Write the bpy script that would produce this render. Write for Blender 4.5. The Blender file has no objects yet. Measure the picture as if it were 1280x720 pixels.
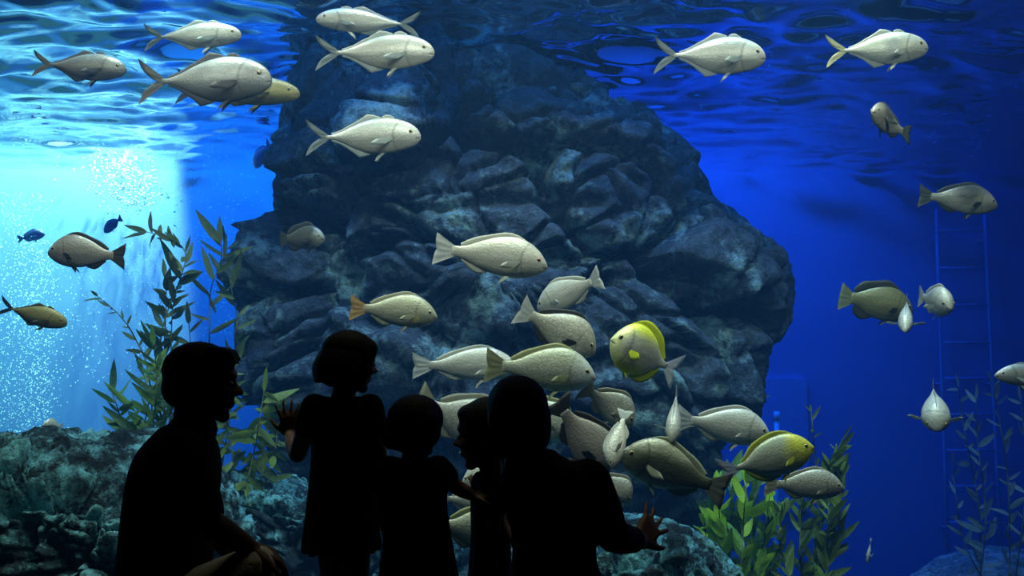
import bpy, math, random
import numpy as np
from mathutils import Vector, Matrix

SC = bpy.context.scene
COL = SC.collection
PI = math.pi
rnd = random.Random(7)

# ------------------------------------------------------------------ camera
F_PX = 1100.0
TILT = math.radians(4.0)
CAM = Vector((0.0, 0.0, 1.0))
cam_data = bpy.data.cameras.new('camera')
cam_data.sensor_width = 36.0
cam_data.lens = 36.0 * F_PX / 1280.0
cam_data.clip_start = 0.05
cam_data.clip_end = 100
cam = bpy.data.objects.new('camera', cam_data)
cam.location = CAM
cam.rotation_euler = (PI / 2 + TILT, 0, 0)
COL.objects.link(cam)
SC.camera = cam

# ------------------------------------------------------------------ world, colour management
world = bpy.data.worlds.new('world')
SC.world = world
world.use_nodes = True
world.node_tree.nodes['Background'].inputs[0].default_value = (0.0, 0.0, 0.0, 1)
world.node_tree.nodes['Background'].inputs[1].default_value = 0.0
SC.view_settings.view_transform = 'Standard'
SC.view_settings.look = 'None'
SC.view_settings.gamma = 1.0
SC.view_settings.exposure = 0.0
SC.view_settings.use_curve_mapping = False
SC.cycles.use_denoising = True
SC.cycles.max_bounces = 6
SC.cycles.diffuse_bounces = 2
SC.cycles.glossy_bounces = 3
SC.cycles.transmission_bounces = 4
SC.cycles.transparent_max_bounces = 12
SC.cycles.volume_bounces = 1
SC.cycles.caustics_reflective = False
SC.cycles.caustics_refractive = False
SC.cycles.sample_clamp_indirect = 4.0

WATER_Z = 3.45      # water level
GLASS_Y = 3.0       # front pane
BACK_Y = 12.0       # back wall of the tank
FLOOR_T = -2.6      # tank floor
TX = 8.0            # half width of the tank

# ------------------------------------------------------------------ lamps over the tank, and added fill lights
def spot(name, loc, aim, power, color, angle, blend=0.6, radius=0.15):
    d = bpy.data.lights.new(name, 'SPOT')
    d.energy = power; d.color = color
    d.spot_size = math.radians(angle); d.spot_blend = blend
    d.shadow_soft_size = radius
    o = bpy.data.objects.new(name, d)
    o.location = loc
    o.rotation_euler = (Vector(aim) - Vector(loc)).to_track_quat('-Z', 'Y').to_euler()
    COL.objects.link(o)
    return o

def area(name, loc, aim, power, color, sx, sy, spread=180):
    d = bpy.data.lights.new(name, 'AREA')
    d.shape = 'RECTANGLE'; d.size = sx; d.size_y = sy
    d.energy = power; d.color = color
    d.spread = math.radians(spread)
    o = bpy.data.objects.new(name, d)
    o.location = loc
    o.rotation_euler = (Vector(aim) - Vector(loc)).to_track_quat('-Z', 'Y').to_euler()
    COL.objects.link(o)
    return o

# pale lamps above the front of the tank: they light the fish from above
for lx, lp, la in ((-2.6, 600, 65), (-0.8, 620, 58), (0.9, 690, 58), (2.6, 480, 58)):
    spot('front_lamp', (lx, 4.1, 5.6), (lx * 0.9, 4.9 if la > 60 else 5.6, 0.0), lp, (1.0, 0.90, 0.58), la, 0.5, 0.2)
# added fill lights, unseen behind the window header, brightening the fish from the front
for lx, lp in ((-2.4, 16), (0.0, 24), (2.4, 16)):
    area('front_fill', (lx, 3.24, 3.22), (lx, 5.2, 1.0), lp * 1.3, (1.0, 0.88, 0.60), 1.8, 0.10, 130)
# cool lamps that rake down the face of the boulder
for lx, lp in ((-2.2, 520), (0.2, 520), (2.3, 520)):
    spot('rock_lamp', (lx, 5.3, 6.2), (lx * 0.85, 6.7, 0.0), lp * 1.1, (0.04, 0.36, 1.0), 58, 0.7, 0.2)
spot('kelp_fill', (2.0, 4.9, 5.8), (1.75, 5.9, -0.6), 900, (0.9, 1.0, 0.6), 26, 0.7, 0.2)  # added fill spot, brightens the lime kelp by the boulder
spot('kelp_fill', (-2.3, 4.9, 5.8), (-2.2, 5.95, -0.2), 620, (0.9, 1.0, 0.5), 26, 0.7, 0.2)  # added fill spot, brightens the kelp on the left
# cyan flood against the back wall behind the falling water
spot('flood_lamp', (-4.75, 10.6, 6.6), (-6.3, 11.7, 2.4), 10000, (0.85, 1.0, 0.30), 50, 0.25, 0.10)
spot('flood_lamp', (-7.0, 10.6, 6.6), (-6.8, 11.8, 1.6), 5200, (0.70, 1.0, 0.36), 50, 0.5, 0.15)
spot('flood_lamp', (-5.3, 10.6, 6.4), (-5.3, 11.9, 2.3), 2800, (1.0, 0.9, 0.6), 16, 0.9, 0.15)
# blue strip lamps along the back of the tank
area('blue_lamp', (-3.6, 10.2, 6.0), (-3.6, 11.6, 0), 330, (0.015, 0.46, 1.0), 3.5, 0.6, 120)
area('blue_lamp', (2.3, 10.2, 6.0), (2.4, 11.6, 0), 195, (0.004, 0.17, 1.0), 3.0, 0.6, 110)
area('blue_lamp', (6.0, 10.2, 6.0), (6.0, 11.6, 0), 16, (0.006, 0.03, 1.0), 2.5, 0.6, 120)

# ------------------------------------------------------------------ helpers
_ct, _st = math.cos(TILT), math.sin(TILT)
def P(px, py, d):
    """World point that stands d metres down the hall and is seen at photo pixel (px, py)."""
    a = (px - 640.0) / F_PX; b = (360.0 - py) / F_PX
    v = Vector((a, _ct - b * _st, _st + b * _ct))
    return CAM + v * (d / v.y)

def link(name, me, parent=None):
    o = bpy.data.objects.new(name, me)
    COL.objects.link(o)
    if parent is not None: o.parent = parent
    return o

def mesh(name, verts, faces, mat=None, smooth=True):
    me = bpy.data.meshes.new(name)
    me.from_pydata([tuple(map(float, v)) for v in verts], [], [tuple(map(int, f)) for f in faces])
    if mat: me.materials.append(mat)
    if smooth: me.polygons.foreach_set('use_smooth', np.ones(len(me.polygons), dtype=bool))
    me.update()
    return me

def grid_mesh(name, V, mat=None, wrap_u=False, wrap_v=False, smooth=True, caps=False):
    """V: array (nu, nv, 3)."""
    nu, nv = V.shape[:2]
    idx = np.arange(nu * nv).reshape(nu, nv)
    iu = np.arange(nu if wrap_u else nu - 1); iv = np.arange(nv if wrap_v else nv - 1)
    U, W = np.meshgrid(iu, iv, indexing='ij')
    U2 = (U + 1) % nu; W2 = (W + 1) % nv
    f = np.stack([idx[U, W], idx[U2, W], idx[U2, W2], idx[U, W2]], -1).reshape(-1, 4)
    me = bpy.data.meshes.new(name)
    n = nu * nv
    me.vertices.add(n); me.vertices.foreach_set('co', V.reshape(-1).astype(np.float32))
    me.loops.add(f.size); me.loops.foreach_set('vertex_index', f.reshape(-1).astype(np.int32))
    me.polygons.add(len(f)); me.polygons.foreach_set('loop_start', (np.arange(len(f)) * 4).astype(np.int32))
    me.polygons.foreach_set('use_smooth', np.full(len(f), smooth, dtype=bool))
    if mat: me.materials.append(mat)
    me.update(); me.validate()
    return me

def empty(name, label=None, cat=None, group=None, loc=(0, 0, 0)):
    o = bpy.data.objects.new(name, None)
    o.empty_display_size = 0.1
    o.location = loc
    COL.objects.link(o)
    return tag(o, label, cat, group)

def tag(o, label=None, cat=None, group=None, kind=None):
    if label: o['label'] = label
    if cat: o['category'] = cat
    if group: o['group'] = group
    if kind: o['kind'] = kind
    return o

def box_verts(x0, x1, y0, y1, z0, z1):
    v = [(x, y, z) for x in (x0, x1) for y in (y0, y1) for z in (z0, z1)]
    f = [(0, 1, 3, 2), (4, 6, 7, 5), (0, 4, 5, 1), (2, 3, 7, 6), (0, 2, 6, 4), (1, 5, 7, 3)]
    return v, f

def box(name, x0, x1, y0, y1, z0, z1, mat, parent=None):
    v, f = box_verts(x0, x1, y0, y1, z0, z1)
    return link(name, mesh(name, v, f, mat, False), parent)

def tube_verts(pts, radii, n=8, cap=True):
    pts = [Vector(p) for p in pts]
    V = []; Fc = []
    up = Vector((0, 0, 1))
    prev = None
    for i, p in enumerate(pts):
        t = (pts[min(i + 1, len(pts) - 1)] - pts[max(i - 1, 0)]).normalized()
        if prev is None:
            a = t.cross(Vector((0, 1, 0)))
            if a.length < 1e-3: a = t.cross(Vector((1, 0, 0)))
            a.normalize()
        else:
            a = (prev - t * prev.dot(t))
            a.normalize()
        prev = a
        b = t.cross(a)
        r = radii[i] if hasattr(radii, '__len__') else radii
        for k in range(n):
            q = 2 * PI * k / n
            V.append(p + a * (r * math.cos(q)) + b * (r * math.sin(q)))
    m = len(pts)
    for i in range(m - 1):
        for k in range(n):
            k2 = (k + 1) % n
            Fc.append((i * n + k, i * n + k2, (i + 1) * n + k2, (i + 1) * n + k))
    if cap:
        Fc.append(tuple(reversed(range(n)))); Fc.append(tuple((m - 1) * n + k for k in range(n)))
    return V, Fc

class MB:
    """collects simple shapes into one mesh"""
    def __init__(s): s.v = []; s.f = []
    def add(s, v, f):
        o = len(s.v); s.v += list(v); s.f += [tuple(i + o for i in q) for q in f]
    def build(s, name, mat, parent=None, smooth=True):
        return link(name, mesh(name, s.v, s.f, mat, smooth), parent)

def smooth_curve(pts, n):
    """Catmull-Rom through pts (list of tuples), n samples."""
    A = np.array(pts, float)
    m = len(A)
    t = np.linspace(0, m - 1, n)
    i = np.clip(t.astype(int), 0, m - 2); u = (t - i)[:, None]
    p0 = A[np.clip(i - 1, 0, m - 1)]; p1 = A[i]; p2 = A[i + 1]; p3 = A[np.clip(i + 2, 0, m - 1)]
    return 0.5 * ((2 * p1) + (-p0 + p2) * u + (2 * p0 - 5 * p1 + 4 * p2 - p3) * u ** 2 + (-p0 + 3 * p1 - 3 * p2 + p3) * u ** 3)

# ---- numpy noise
def _hash(ix, iy, iz, seed=0):
    with np.errstate(over='ignore'):
        h = (ix.astype(np.uint32) * np.uint32(374761393) + iy.astype(np.uint32) * np.uint32(668265263)
             + iz.astype(np.uint32) * np.uint32(2147483647) + np.uint32(seed * 974711 + 12345))
        h = (h ^ (h >> np.uint32(13))) * np.uint32(1274126177)
        h = (h ^ (h >> np.uint32(16))) * np.uint32(2246822519)
        h = h ^ (h >> np.uint32(15))
    return h.astype(np.float64) / 4294967295.0

def vnoise(p, seed=0):
    i = np.floor(p).astype(np.int64); u = p - i
    u = u * u * (3 - 2 * u)
    r = 0
    for a in (0, 1):
        for b in (0, 1):
            for c in (0, 1):
                w = (u[:, 0] if a else 1 - u[:, 0]) * (u[:, 1] if b else 1 - u[:, 1]) * (u[:, 2] if c else 1 - u[:, 2])
                r = r + w * _hash(i[:, 0] + a, i[:, 1] + b, i[:, 2] + c, seed)
    return r

def fbm(p, octaves=4, seed=0):
    r = 0; a = 0.5
    for k in range(octaves):
        r = r + a * (vnoise(p * 2 ** k + 17.3 * k, seed + k) - 0.5)
        a *= 0.5
    return r

def worley(p, seed=0):
    """returns F1, F2, random id values (n,4) of the nearest cell, vector to its point"""
    i = np.floor(p).astype(np.int64)
    n = len(p)
    f1 = np.full(n, 9.0); f2 = np.full(n, 9.0)
    ids = np.zeros((n, 4)); vec = np.zeros((n, 3))
    for a in (-1, 0, 1):
        for b in (-1, 0, 1):
            for c in (-1, 0, 1):
                q = i + np.array([a, b, c])
                o = np.stack([_hash(q[:, 0], q[:, 1], q[:, 2], seed + k) for k in (1, 2, 3)], 1)
                v = p - (q + o)
                d = np.sqrt((v ** 2).sum(1))
                near = d < f1
                f2 = np.where(near, f1, np.minimum(f2, d))
                f1 = np.where(near, d, f1)
                if near.any():
                    ids[near] = np.stack([o[:, 0], o[:, 1], o[:, 2], o[:, 0] * 7.13 % 1.0], 1)[near]
                    vec[near] = v[near]
    return f1, f2, ids, vec

def rock_disp(p, amp, scale, seed):
    """chunky rock relief: tilted facets with cracks between, two sizes, and grain"""
    w = p + 0.35 / scale * np.stack([fbm(p * scale * 1.3 + s, 3, seed + s) for s in (5, 9, 13)], 1) * 2
    q = w * scale * np.array([0.8, 1.0, 1.35])
    f1, f2, ids, vec = worley(q, seed)
    g = (ids[:, :3] - 0.5) * 1.3
    d = amp * (0.55 * (ids[:, 3] - 0.5) + (vec * g).sum(1) * 0.8)
    d -= amp * 0.7 * np.exp(-((f2 - f1) / 0.07) ** 2)
    f1, f2, ids, vec = worley(q * 2.7 + 3.1, seed + 40)
    g = (ids[:, :3] - 0.5) * 1.3
    d += amp * 0.4 * (0.5 * (ids[:, 3] - 0.5) + (vec * g).sum(1) * 0.8)
    d -= amp * 0.25 * np.exp(-((f2 - f1) / 0.08) ** 2)
    d += amp * 0.55 * fbm(p * scale * 2.2, 5, seed + 80)
    d += amp * 0.28 * fbm(p * scale * 11, 4, seed + 90)
    return d

# ---- materials
def new_mat(name):
    m = bpy.data.materials.new(name); m.use_nodes = True
    nt = m.node_tree; nt.nodes.clear()
    out = nt.nodes.new('ShaderNodeOutputMaterial')
    return m, nt, out

class N:
    """tiny node helper"""
    def __init__(s, nt): s.nt = nt
    def __call__(s, typ, inputs=None, **props):
        n = s.nt.nodes.new(typ)
        for k, v in props.items(): setattr(n, k, v)
        for k, v in (inputs or {}).items():
            if isinstance(v, bpy.types.NodeSocket): s.nt.links.new(v, n.inputs[k])
            else: n.inputs[k].default_value = v
        return n
    def ramp(s, fac, stops, interp='LINEAR'):
        n = s.nt.nodes.new('ShaderNodeValToRGB'); n.color_ramp.interpolation = interp
        e = n.color_ramp.elements
        while len(e) < len(stops): e.new(0.5)
        for el, (p, c) in zip(e, stops):
            el.position = p; el.color = (c[0], c[1], c[2], 1) if hasattr(c, '__len__') else (c, c, c, 1)
        s.nt.links.new(fac, n.inputs[0])
        return n.outputs[0]
    def mix(s, fac, a, b, blend='MIX'):
        n = s.nt.nodes.new('ShaderNodeMix'); n.data_type = 'RGBA'; n.blend_type = blend
        for k, v in ((0, fac), (6, a), (7, b)):
            if isinstance(v, bpy.types.NodeSocket): s.nt.links.new(v, n.inputs[k])
            else: n.inputs[k].default_value = (v if k == 0 else (v[0], v[1], v[2], 1))
        return n.outputs[2]
    def math(s, op, a, b=0.0, clamp=False):
        n = s.nt.nodes.new('ShaderNodeMath'); n.operation = op; n.use_clamp = clamp
        for k, v in ((0, a), (1, b)):
            if isinstance(v, bpy.types.NodeSocket): s.nt.links.new(v, n.inputs[k])
            else: n.inputs[k].default_value = v
        return n.outputs[0]
    def link(s, a, b): s.nt.links.new(a, b)

def plain(name, color, rough=0.6, bump=0.0, bscale=40, spec=0.4, metallic=0.0, vary=0.15):
    m, nt, out = new_mat(name); n = N(nt)
    tc = n('ShaderNodeTexCoord')
    no = n('ShaderNodeTexNoise', {'Vector': tc.outputs['Object'], 'Scale': bscale, 'Detail': 3})
    c2 = tuple(max(0, c * (1 - vary)) for c in color); c3 = tuple(c * (1 + vary) for c in color)
    col = n.mix(no.outputs[0], c2, c3)
    b = n('ShaderNodeBsdfPrincipled', {'Base Color': col, 'Roughness': rough, 'Specular IOR Level': spec, 'Metallic': metallic})
    if bump:
        bp = n('ShaderNodeBump', {'Height': no.outputs[0], 'Strength': bump, 'Distance': 0.01})
        n.link(bp.outputs[0], b.inputs['Normal'])
    n.link(b.outputs[0], out.inputs[0])
    return m

# ------------------------------------------------------------------ setting: viewing room, tank shell, water
def struct(o): o['kind'] = 'structure'; return o

def mat_wall_blue():
    m, nt, out = new_mat('tank_wall_paint'); n = N(nt)
    tc = n('ShaderNodeTexCoord')
    no = n('ShaderNodeTexNoise', {'Vector': tc.outputs['Object'], 'Scale': 1.3, 'Detail': 5})
    col = n.mix(no.outputs[0], (0.16, 0.24, 0.50), (0.22, 0.32, 0.62))
    b = n('ShaderNodeBsdfPrincipled', {'Base Color': col, 'Roughness': 0.8, 'Specular IOR Level': 0.1})
    n.link(b.outputs[0], out.inputs[0])
    return m
M_wall = mat_wall_blue()
M_room = plain('dark_room_paint', (0.012, 0.012, 0.014), 0.8, 0.1)
M_carpet = plain('dark_carpet', (0.010, 0.010, 0.012), 0.95, 0.4, 200)
M_sand = plain('dark_sand', (0.05, 0.06, 0.06), 0.9, 0.5, 30)
M_frame = plain('black_sealant', (0.008, 0.008, 0.008), 0.6)

# tank
struct(box('wall_back', -TX, TX, BACK_Y, BACK_Y + 0.2, FLOOR_T, 7.0, M_wall))
struct(box('wall_left', -TX - 0.2, -TX, GLASS_Y, BACK_Y + 0.2, FLOOR_T, 7.0, M_wall))
struct(box('wall_right', TX, TX + 0.2, GLASS_Y, BACK_Y + 0.2, FLOOR_T, 7.0, M_wall))
struct(box('ceiling', -TX - 0.2, TX + 0.2, GLASS_Y - 0.4, BACK_Y + 0.2, 7.0, 7.2, M_room))
# sand floor of the tank, softly uneven
gx = np.linspace(-TX, TX, 90); gy = np.linspace(GLASS_Y, BACK_Y, 60)
X, Y = np.meshgrid(gx, gy, indexing='ij')
Z = FLOOR_T + 0.12 * fbm(np.stack([X.ravel() * 1.1, Y.ravel() * 1.1, np.zeros(X.size)], 1), 4, 3).reshape(X.shape) + 0.08
sand = struct(link('floor_tank', grid_mesh('floor_tank', np.stack([X, Y, Z], -1), M_sand)))
# wall with the viewing window: sill wall, header, two jambs
WX = 3.4; W0 = -0.05; W1 = 3.0
struct(box('wall_sill', -TX - 0.2, TX + 0.2, GLASS_Y - 0.12, GLASS_Y + 0.12, FLOOR_T, W0, M_room))
struct(box('wall_header', -TX - 0.2, TX + 0.2, GLASS_Y - 0.12, GLASS_Y + 0.12, W1, 7.0, M_room))
struct(box('wall_jamb_left', -TX - 0.2, -WX, GLASS_Y - 0.12, GLASS_Y + 0.12, W0, W1, M_room))
struct(box('wall_jamb_right', WX, TX + 0.2, GLASS_Y - 0.12, GLASS_Y + 0.12, W0, W1, M_room))
# viewing room
struct(box('floor', -5, 5, -3.0, GLASS_Y - 0.12, -0.15, 0.0, M_carpet))
struct(box('ceiling_room', -5.2, 5.2, -3.2, GLASS_Y - 0.12, 3.2, 3.35, M_room))
struct(box('wall_room_left', -5.2, -5.0, -3.2, GLASS_Y - 0.12, -0.15, 3.2, M_room))
struct(box('wall_room_right', 5.0, 5.2, -3.2, GLASS_Y - 0.12, -0.15, 3.2, M_room))
struct(box('wall_room_back', -5.0, 5.0, -3.2, -3.0, -0.15, 3.2, M_room))
# acrylic pane and its sealant frame
m, nt, out = new_mat('acrylic'); n = N(nt)
fr = n('ShaderNodeFresnel', {'IOR': 1.2})
tr = n('ShaderNodeBsdfTransparent', {'Color': (0.97, 0.985, 0.99, 1)})
gl = n('ShaderNodeBsdfGlossy', {'Color': (1, 1, 1, 1), 'Roughness': 0.02})
ge = n('ShaderNodeNewGeometry')
outer = n.math('MULTIPLY', fr.outputs[0], n.math('SUBTRACT', 1.0, ge.outputs['Backfacing']))     # only the outer faces reflect
mx = n('ShaderNodeMixShader', {0: outer, 1: tr.outputs[0], 2: gl.outputs[0]})
n.link(mx.outputs[0], out.inputs[0])
pane = struct(box('window_1', -WX, WX, GLASS_Y - 0.03, GLASS_Y + 0.03, W0, W1, m))
fm = MB()
for a in ((-WX, WX, W0, W0 + 0.03), (-WX, WX, W1 - 0.03, W1), (-WX, -WX + 0.03, W0 + 0.03, W1 - 0.03), (WX - 0.03, WX, W0 + 0.03, W1 - 0.03)):
    fm.add(*box_verts(a[0], a[1], GLASS_Y - 0.10, GLASS_Y - 0.031, a[2], a[3]))
fm.build('window_frame', M_frame, pane, False)

# rippled water surface, a mirror when seen from below
nx, ny = 420, 360
gx = np.linspace(-TX, TX, nx); gy = np.linspace(GLASS_Y + 0.14, BACK_Y - 0.02, ny)
X, Y = np.meshgrid(gx, gy, indexing='ij')
pp = np.stack([X.ravel(), Y.ravel(), np.zeros(X.size)], 1)
rip = 0.150 * fbm(pp * np.array([0.7, 1.5, 1]) + 3, 2, 21) + 0.125 * fbm(pp * np.array([2.2, 4.5, 1]), 2, 25) + 0.010 * fbm(pp * np.array([7, 12, 1]), 2, 29)
Z = WATER_Z + rip.reshape(X.shape) * (1 + 0.9 * np.clip((10.5 - Y) / 3, 0, 1))
m, nt, out = new_mat('water_surface'); n = N(nt)
fr = n('ShaderNodeFresnel', {'IOR': 1.333})
tr = n('ShaderNodeBsdfTransparent', {'Color': (1, 1, 1, 1)})
gl = n('ShaderNodeBsdfGlossy', {'Color': (0.96, 0.98, 1, 1), 'Roughness': 0.03})
mx = n('ShaderNodeMixShader', {0: fr.outputs[0], 1: tr.outputs[0], 2: gl.outputs[0]})
n.link(mx.outputs[0], out.inputs[0])
surf = link('water_surface', grid_mesh('water_surface', np.stack([X, Y, Z], -1), m))
tag(surf, 'rippled underside of the water surface mirroring the rock and light', 'water', None, 'stuff')
# body of water: scatters and absorbs
m, nt, out = new_mat('sea_water'); n = N(nt)
vs = n('ShaderNodeVolumeScatter', {'Color': (0.12, 0.42, 1.0, 1), 'Density': 0.024, 'Anisotropy': 0.25})
va = n('ShaderNodeVolumeAbsorption', {'Color': (0.05, 0.60, 1.0, 1), 'Density': 0.14})
ad = n('ShaderNodeAddShader', {0: vs.outputs[0], 1: va.outputs[0]})
n.link(ad.outputs[0], out.inputs['Volume'])
wb = box('water', -TX + 0.004, TX - 0.004, GLASS_Y + 0.125, BACK_Y - 0.004, FLOOR_T + 0.02, WATER_Z + 0.05, m)
tag(wb, 'clear blue water that fills the tank', 'water', None, 'stuff')

# ------------------------------------------------------------------ rocks
def mat_rock(name, dark, mid, pale, patch=0.56, sc=1.0, bare=False):
    m, nt, out = new_mat(name); n = N(nt)
    tc = n('ShaderNodeTexCoord')
    big = n('ShaderNodeTexNoise', {'Vector': tc.outputs['Object'], 'Scale': 1.7 * sc, 'Detail': 8, 'Roughness': 0.68})
    fine = n('ShaderNodeTexNoise', {'Vector': tc.outputs['Object'], 'Scale': 11 * sc, 'Detail': 6, 'Roughness': 0.7})
    base = n.ramp(fine.outputs[0], [(0.32, dark), (0.66, mid)])
    patchf = n.math('ADD', big.outputs[0], n.math('MULTIPLY', n.math('SUBTRACT', fine.outputs[0], 0.5), 0.45))
    mask = n.ramp(patchf, [(patch - 0.05, 0.0), (patch + 0.10, 1.0)])
    col = n.mix(mask, base, pale)
    if bare:      # broad bare black stretches between the overgrown ones
        br = n('ShaderNodeTexNoise', {'Vector': tc.outputs['Object'], 'Scale': 2.2, 'Detail': 4, 'Roughness': 0.6})
        col = n.mix(n.ramp(br.outputs[0], [(0.40, 0.92), (0.49, 0.0)]), col, dark)
    b = n('ShaderNodeBsdfPrincipled', {'Base Color': col, 'Roughness': 0.85, 'Specular IOR Level': 0.25})
    bp = n('ShaderNodeBump', {'Height': fine.outputs[0], 'Strength': 1.0, 'Distance': 0.08})
    n.link(bp.outputs[0], b.inputs['Normal'])
    n.link(b.outputs[0], out.inputs[0])
    return m

M_boulder = mat_rock('slate_rock', (0.014, 0.020, 0.034), (0.06, 0.09, 0.13), (0.20, 0.34, 0.38))
M_reef = mat_rock('reef_rock', (0.004, 0.008, 0.011), (0.035, 0.09, 0.115), (0.24, 0.66, 0.74), 0.50, 3.4, True)
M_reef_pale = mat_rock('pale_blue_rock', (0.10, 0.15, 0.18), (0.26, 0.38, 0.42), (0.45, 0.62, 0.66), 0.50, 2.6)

def rock(name, outline, d, depth_front, depth_back, amp, scale, seed, mat, nphi=300, npsi=150, p=0.72, grooves=(), undercut=None):
    """outline: photo pixels of the silhouette (clockwise or not), standing d metres away; real thickness in depth."""
    W = [P(x, y, d) for x, y in outline]
    A = np.array([(w.x, w.z) for w in W])
    c = A.mean(0)
    # dense closed outline
    dense = []
    for i in range(len(A)):
        a, b = A[i], A[(i + 1) % len(A)]
        for t in np.linspace(0, 1, 24, endpoint=False): dense.append(a + (b - a) * t)
    D = np.array(dense) - c
    ang = np.arctan2(D[:, 1], D[:, 0]); rad = np.hypot(D[:, 0], D[:, 1])
    o = np.argsort(ang); ang = ang[o]; rad = rad[o]
    phi = np.linspace(-PI, PI, nphi, endpoint=False)
    R = np.interp(phi, ang, rad, period=2 * PI)
    k = np.array([0.15, 0.7, 0.15]); R = R * k[1] + np.roll(R, 1) * k[0] + np.roll(R, -1) * k[2]
    Rs = R.copy()
    for _ in range(6):
        K = max(3, nphi // 9); ker = np.hanning(K * 2 + 1); ker /= ker.sum()
        Rs = np.convolve(np.concatenate([Rs[-K:], Rs, Rs[:K]]), ker, 'valid')
    psi = np.linspace(0.0, PI, npsi)
    bl = np.sin(psi) ** 4
    R2 = Rs[:, None] * (1 - bl)[None, :] + R[:, None] * bl[None, :]
    s = np.sin(psi) ** p; cz = np.cos(psi)
    cz = np.sign(cz) * np.abs(cz) ** 0.9
    dep = np.where(cz > 0, depth_front, depth_back) * cz
    Xr = c[0] + s[None, :] * R2 * np.cos(phi)[:, None]
    Zr = c[1] + s[None, :] * R2 * np.sin(phi)[:, None]
    Yr = d - np.repeat(dep[None, :], nphi, 0)
    if undercut:
        z0 = P(640, undercut[0], d).z
        Yr = Yr + undercut[1] * np.clip((z0 - Zr) / undercut[2], 0, 1) ** 1.2 * (Yr < d + 0.3)
    V = np.stack([Xr, Yr, Zr], -1)
    du = np.roll(V, -1, 0) - np.roll(V, 1, 0)
    dv = np.gradient(V, axis=1)
    nrm = np.cross(du, dv); nl = np.linalg.norm(nrm, axis=2, keepdims=True)
    nrm = nrm / np.maximum(nl, 1e-9)
    cen = np.array([c[0], d, c[1]])
    flip = np.sign(((V - cen) * nrm).sum(2).mean()); nrm *= flip
    pole = np.minimum(psi, PI - psi) / 0.06
    nrm[:, 0] = (0, -1, 0); nrm[:, -1] = (0, 1, 0)
    flat = V.reshape(-1, 3)
    disp = rock_disp(flat, amp, scale, seed)
    for (gx0, gy0, gx1, gy1, gw, gd) in grooves:      # long ledge cracks that show in the photo
        a = np.array([P(gx0, gy0, d - depth_front)[i] for i in (0, 2)]); b = np.array([P(gx1, gy1, d - depth_front)[i] for i in (0, 2)])
        q = flat[:, [0, 2]] + 0.12 * np.stack([fbm(flat * 1.5, 3, 61), fbm(flat * 1.5, 3, 67)], 1) * 2
        t = np.clip(((q - a) @ (b - a)) / ((b - a) @ (b - a)), 0, 1)
        dist = np.linalg.norm(q - (a + t[:, None] * (b - a)), axis=1)
        disp = disp - gd * np.exp(-(dist / gw) ** 2) * (flat[:, 1] < d)
    disp = disp.reshape(nphi, npsi) * (1 - 0.55 * np.sin(psi) ** 6)[None, :]
    disp[:, 0] = disp[:, 0].mean(); disp[:, -1] = disp[:, -1].mean()
    V = V + nrm * disp[..., None]
    me = grid_mesh(name, V if flip > 0 else V, mat, wrap_u=True)
    bm_fix_normals(me)
    return link(name, me)

def bm_fix_normals(me):
    import bmesh
    bm = bmesh.new(); bm.from_mesh(me)
    bmesh.ops.remove_doubles(bm, verts=bm.verts[:], dist=1e-5)
    bmesh.ops.recalc_face_normals(bm, faces=bm.faces[:])
    bm.to_mesh(me); bm.free(); me.update()

o = rock('boulder', [(306, 430), (303, 400), (302, 355), (318, 340), (333, 325), (337, 290), (332, 240), (336, 200), (350, 165), (362, 130),
                     (375, 100), (395, 40), (470, 10), (540, 50), (565, 100), (600, 113), (650, 111), (720, 110), (760, 120), (800, 145), (832, 175), (868, 200), (893, 240),
                     (925, 264), (950, 290), (973, 322), (991, 345), (990, 378), (976, 410), (960, 442), (930, 478), (912, 520), (895, 580), (900, 700), (930, 950),
                     (600, 960), (260, 950), (300, 700), (345, 600), (350, 530), (325, 480)],
         7.7, 1.35, 1.5, 0.42, 0.85, 4, M_boulder, 420, 260,
         grooves=((850, 345, 905, 392, 0.10, 0.34), (905, 392, 975, 400, 0.08, 0.20), (755, 340, 850, 345, 0.06, 0.14), (700, 330, 770, 345, 0.05, 0.10), (770, 420, 880, 460, 0.07, 0.14), (430, 290, 560, 330, 0.05, 0.10), (600, 250, 760, 240, 0.05, 0.12), (455, 250, 520, 285, 0.05, 0.12)), undercut=(480, 0.55, 1.1))
tag(o, 'huge dark slate boulder rising through the water in the middle of the tank', 'rock')
o = rock('reef_rock', [(-160, 600), (-60, 560), (0, 552), (50, 540), (105, 547), (165, 562), (205, 590), (250, 605), (290, 640), (300, 720), (300, 900), (310, 1180), (-260, 1180), (-220, 800)],
         4.6, 0.75, 0.9, 0.22, 2.7, 11, M_reef, 320, 190,
         grooves=((-20, 625, 60, 612, 0.07, 0.28), (60, 612, 130, 628, 0.05, 0.2), (40, 690, 70, 720, 0.04, 0.15), (255, 640, 285, 660, 0.05, 0.16)))
tag(o, 'craggy teal reef rock behind the crouching person at the tank front', 'rock', 'reef rocks')
o = rock('reef_rock', [(205, 620), (250, 600), (290, 597), (330, 590), (375, 612), (420, 625), (470, 640), (520, 650), (580, 655), (610, 690), (620, 800), (640, 1100), (200, 1100), (190, 760)],
         5.95, 0.45, 0.6, 0.20, 2.7, 15, M_reef, 280, 150)
tag(o, 'low teal reef rock behind the two girls in dresses', 'rock', 'reef rocks')
o = rock('reef_rock', [(600, 700), (660, 680), (740, 662), (800, 655), (845, 658), (885, 672), (915, 695), (935, 730), (960, 820), (980, 1150), (560, 1150), (580, 800)],
         4.9, 0.6, 0.9, 0.15, 2.7, 19, M_reef, 280, 150)
tag(o, "rounded reef rock behind the kneeling woman's outstretched hand", 'rock', 'reef rocks')
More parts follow.
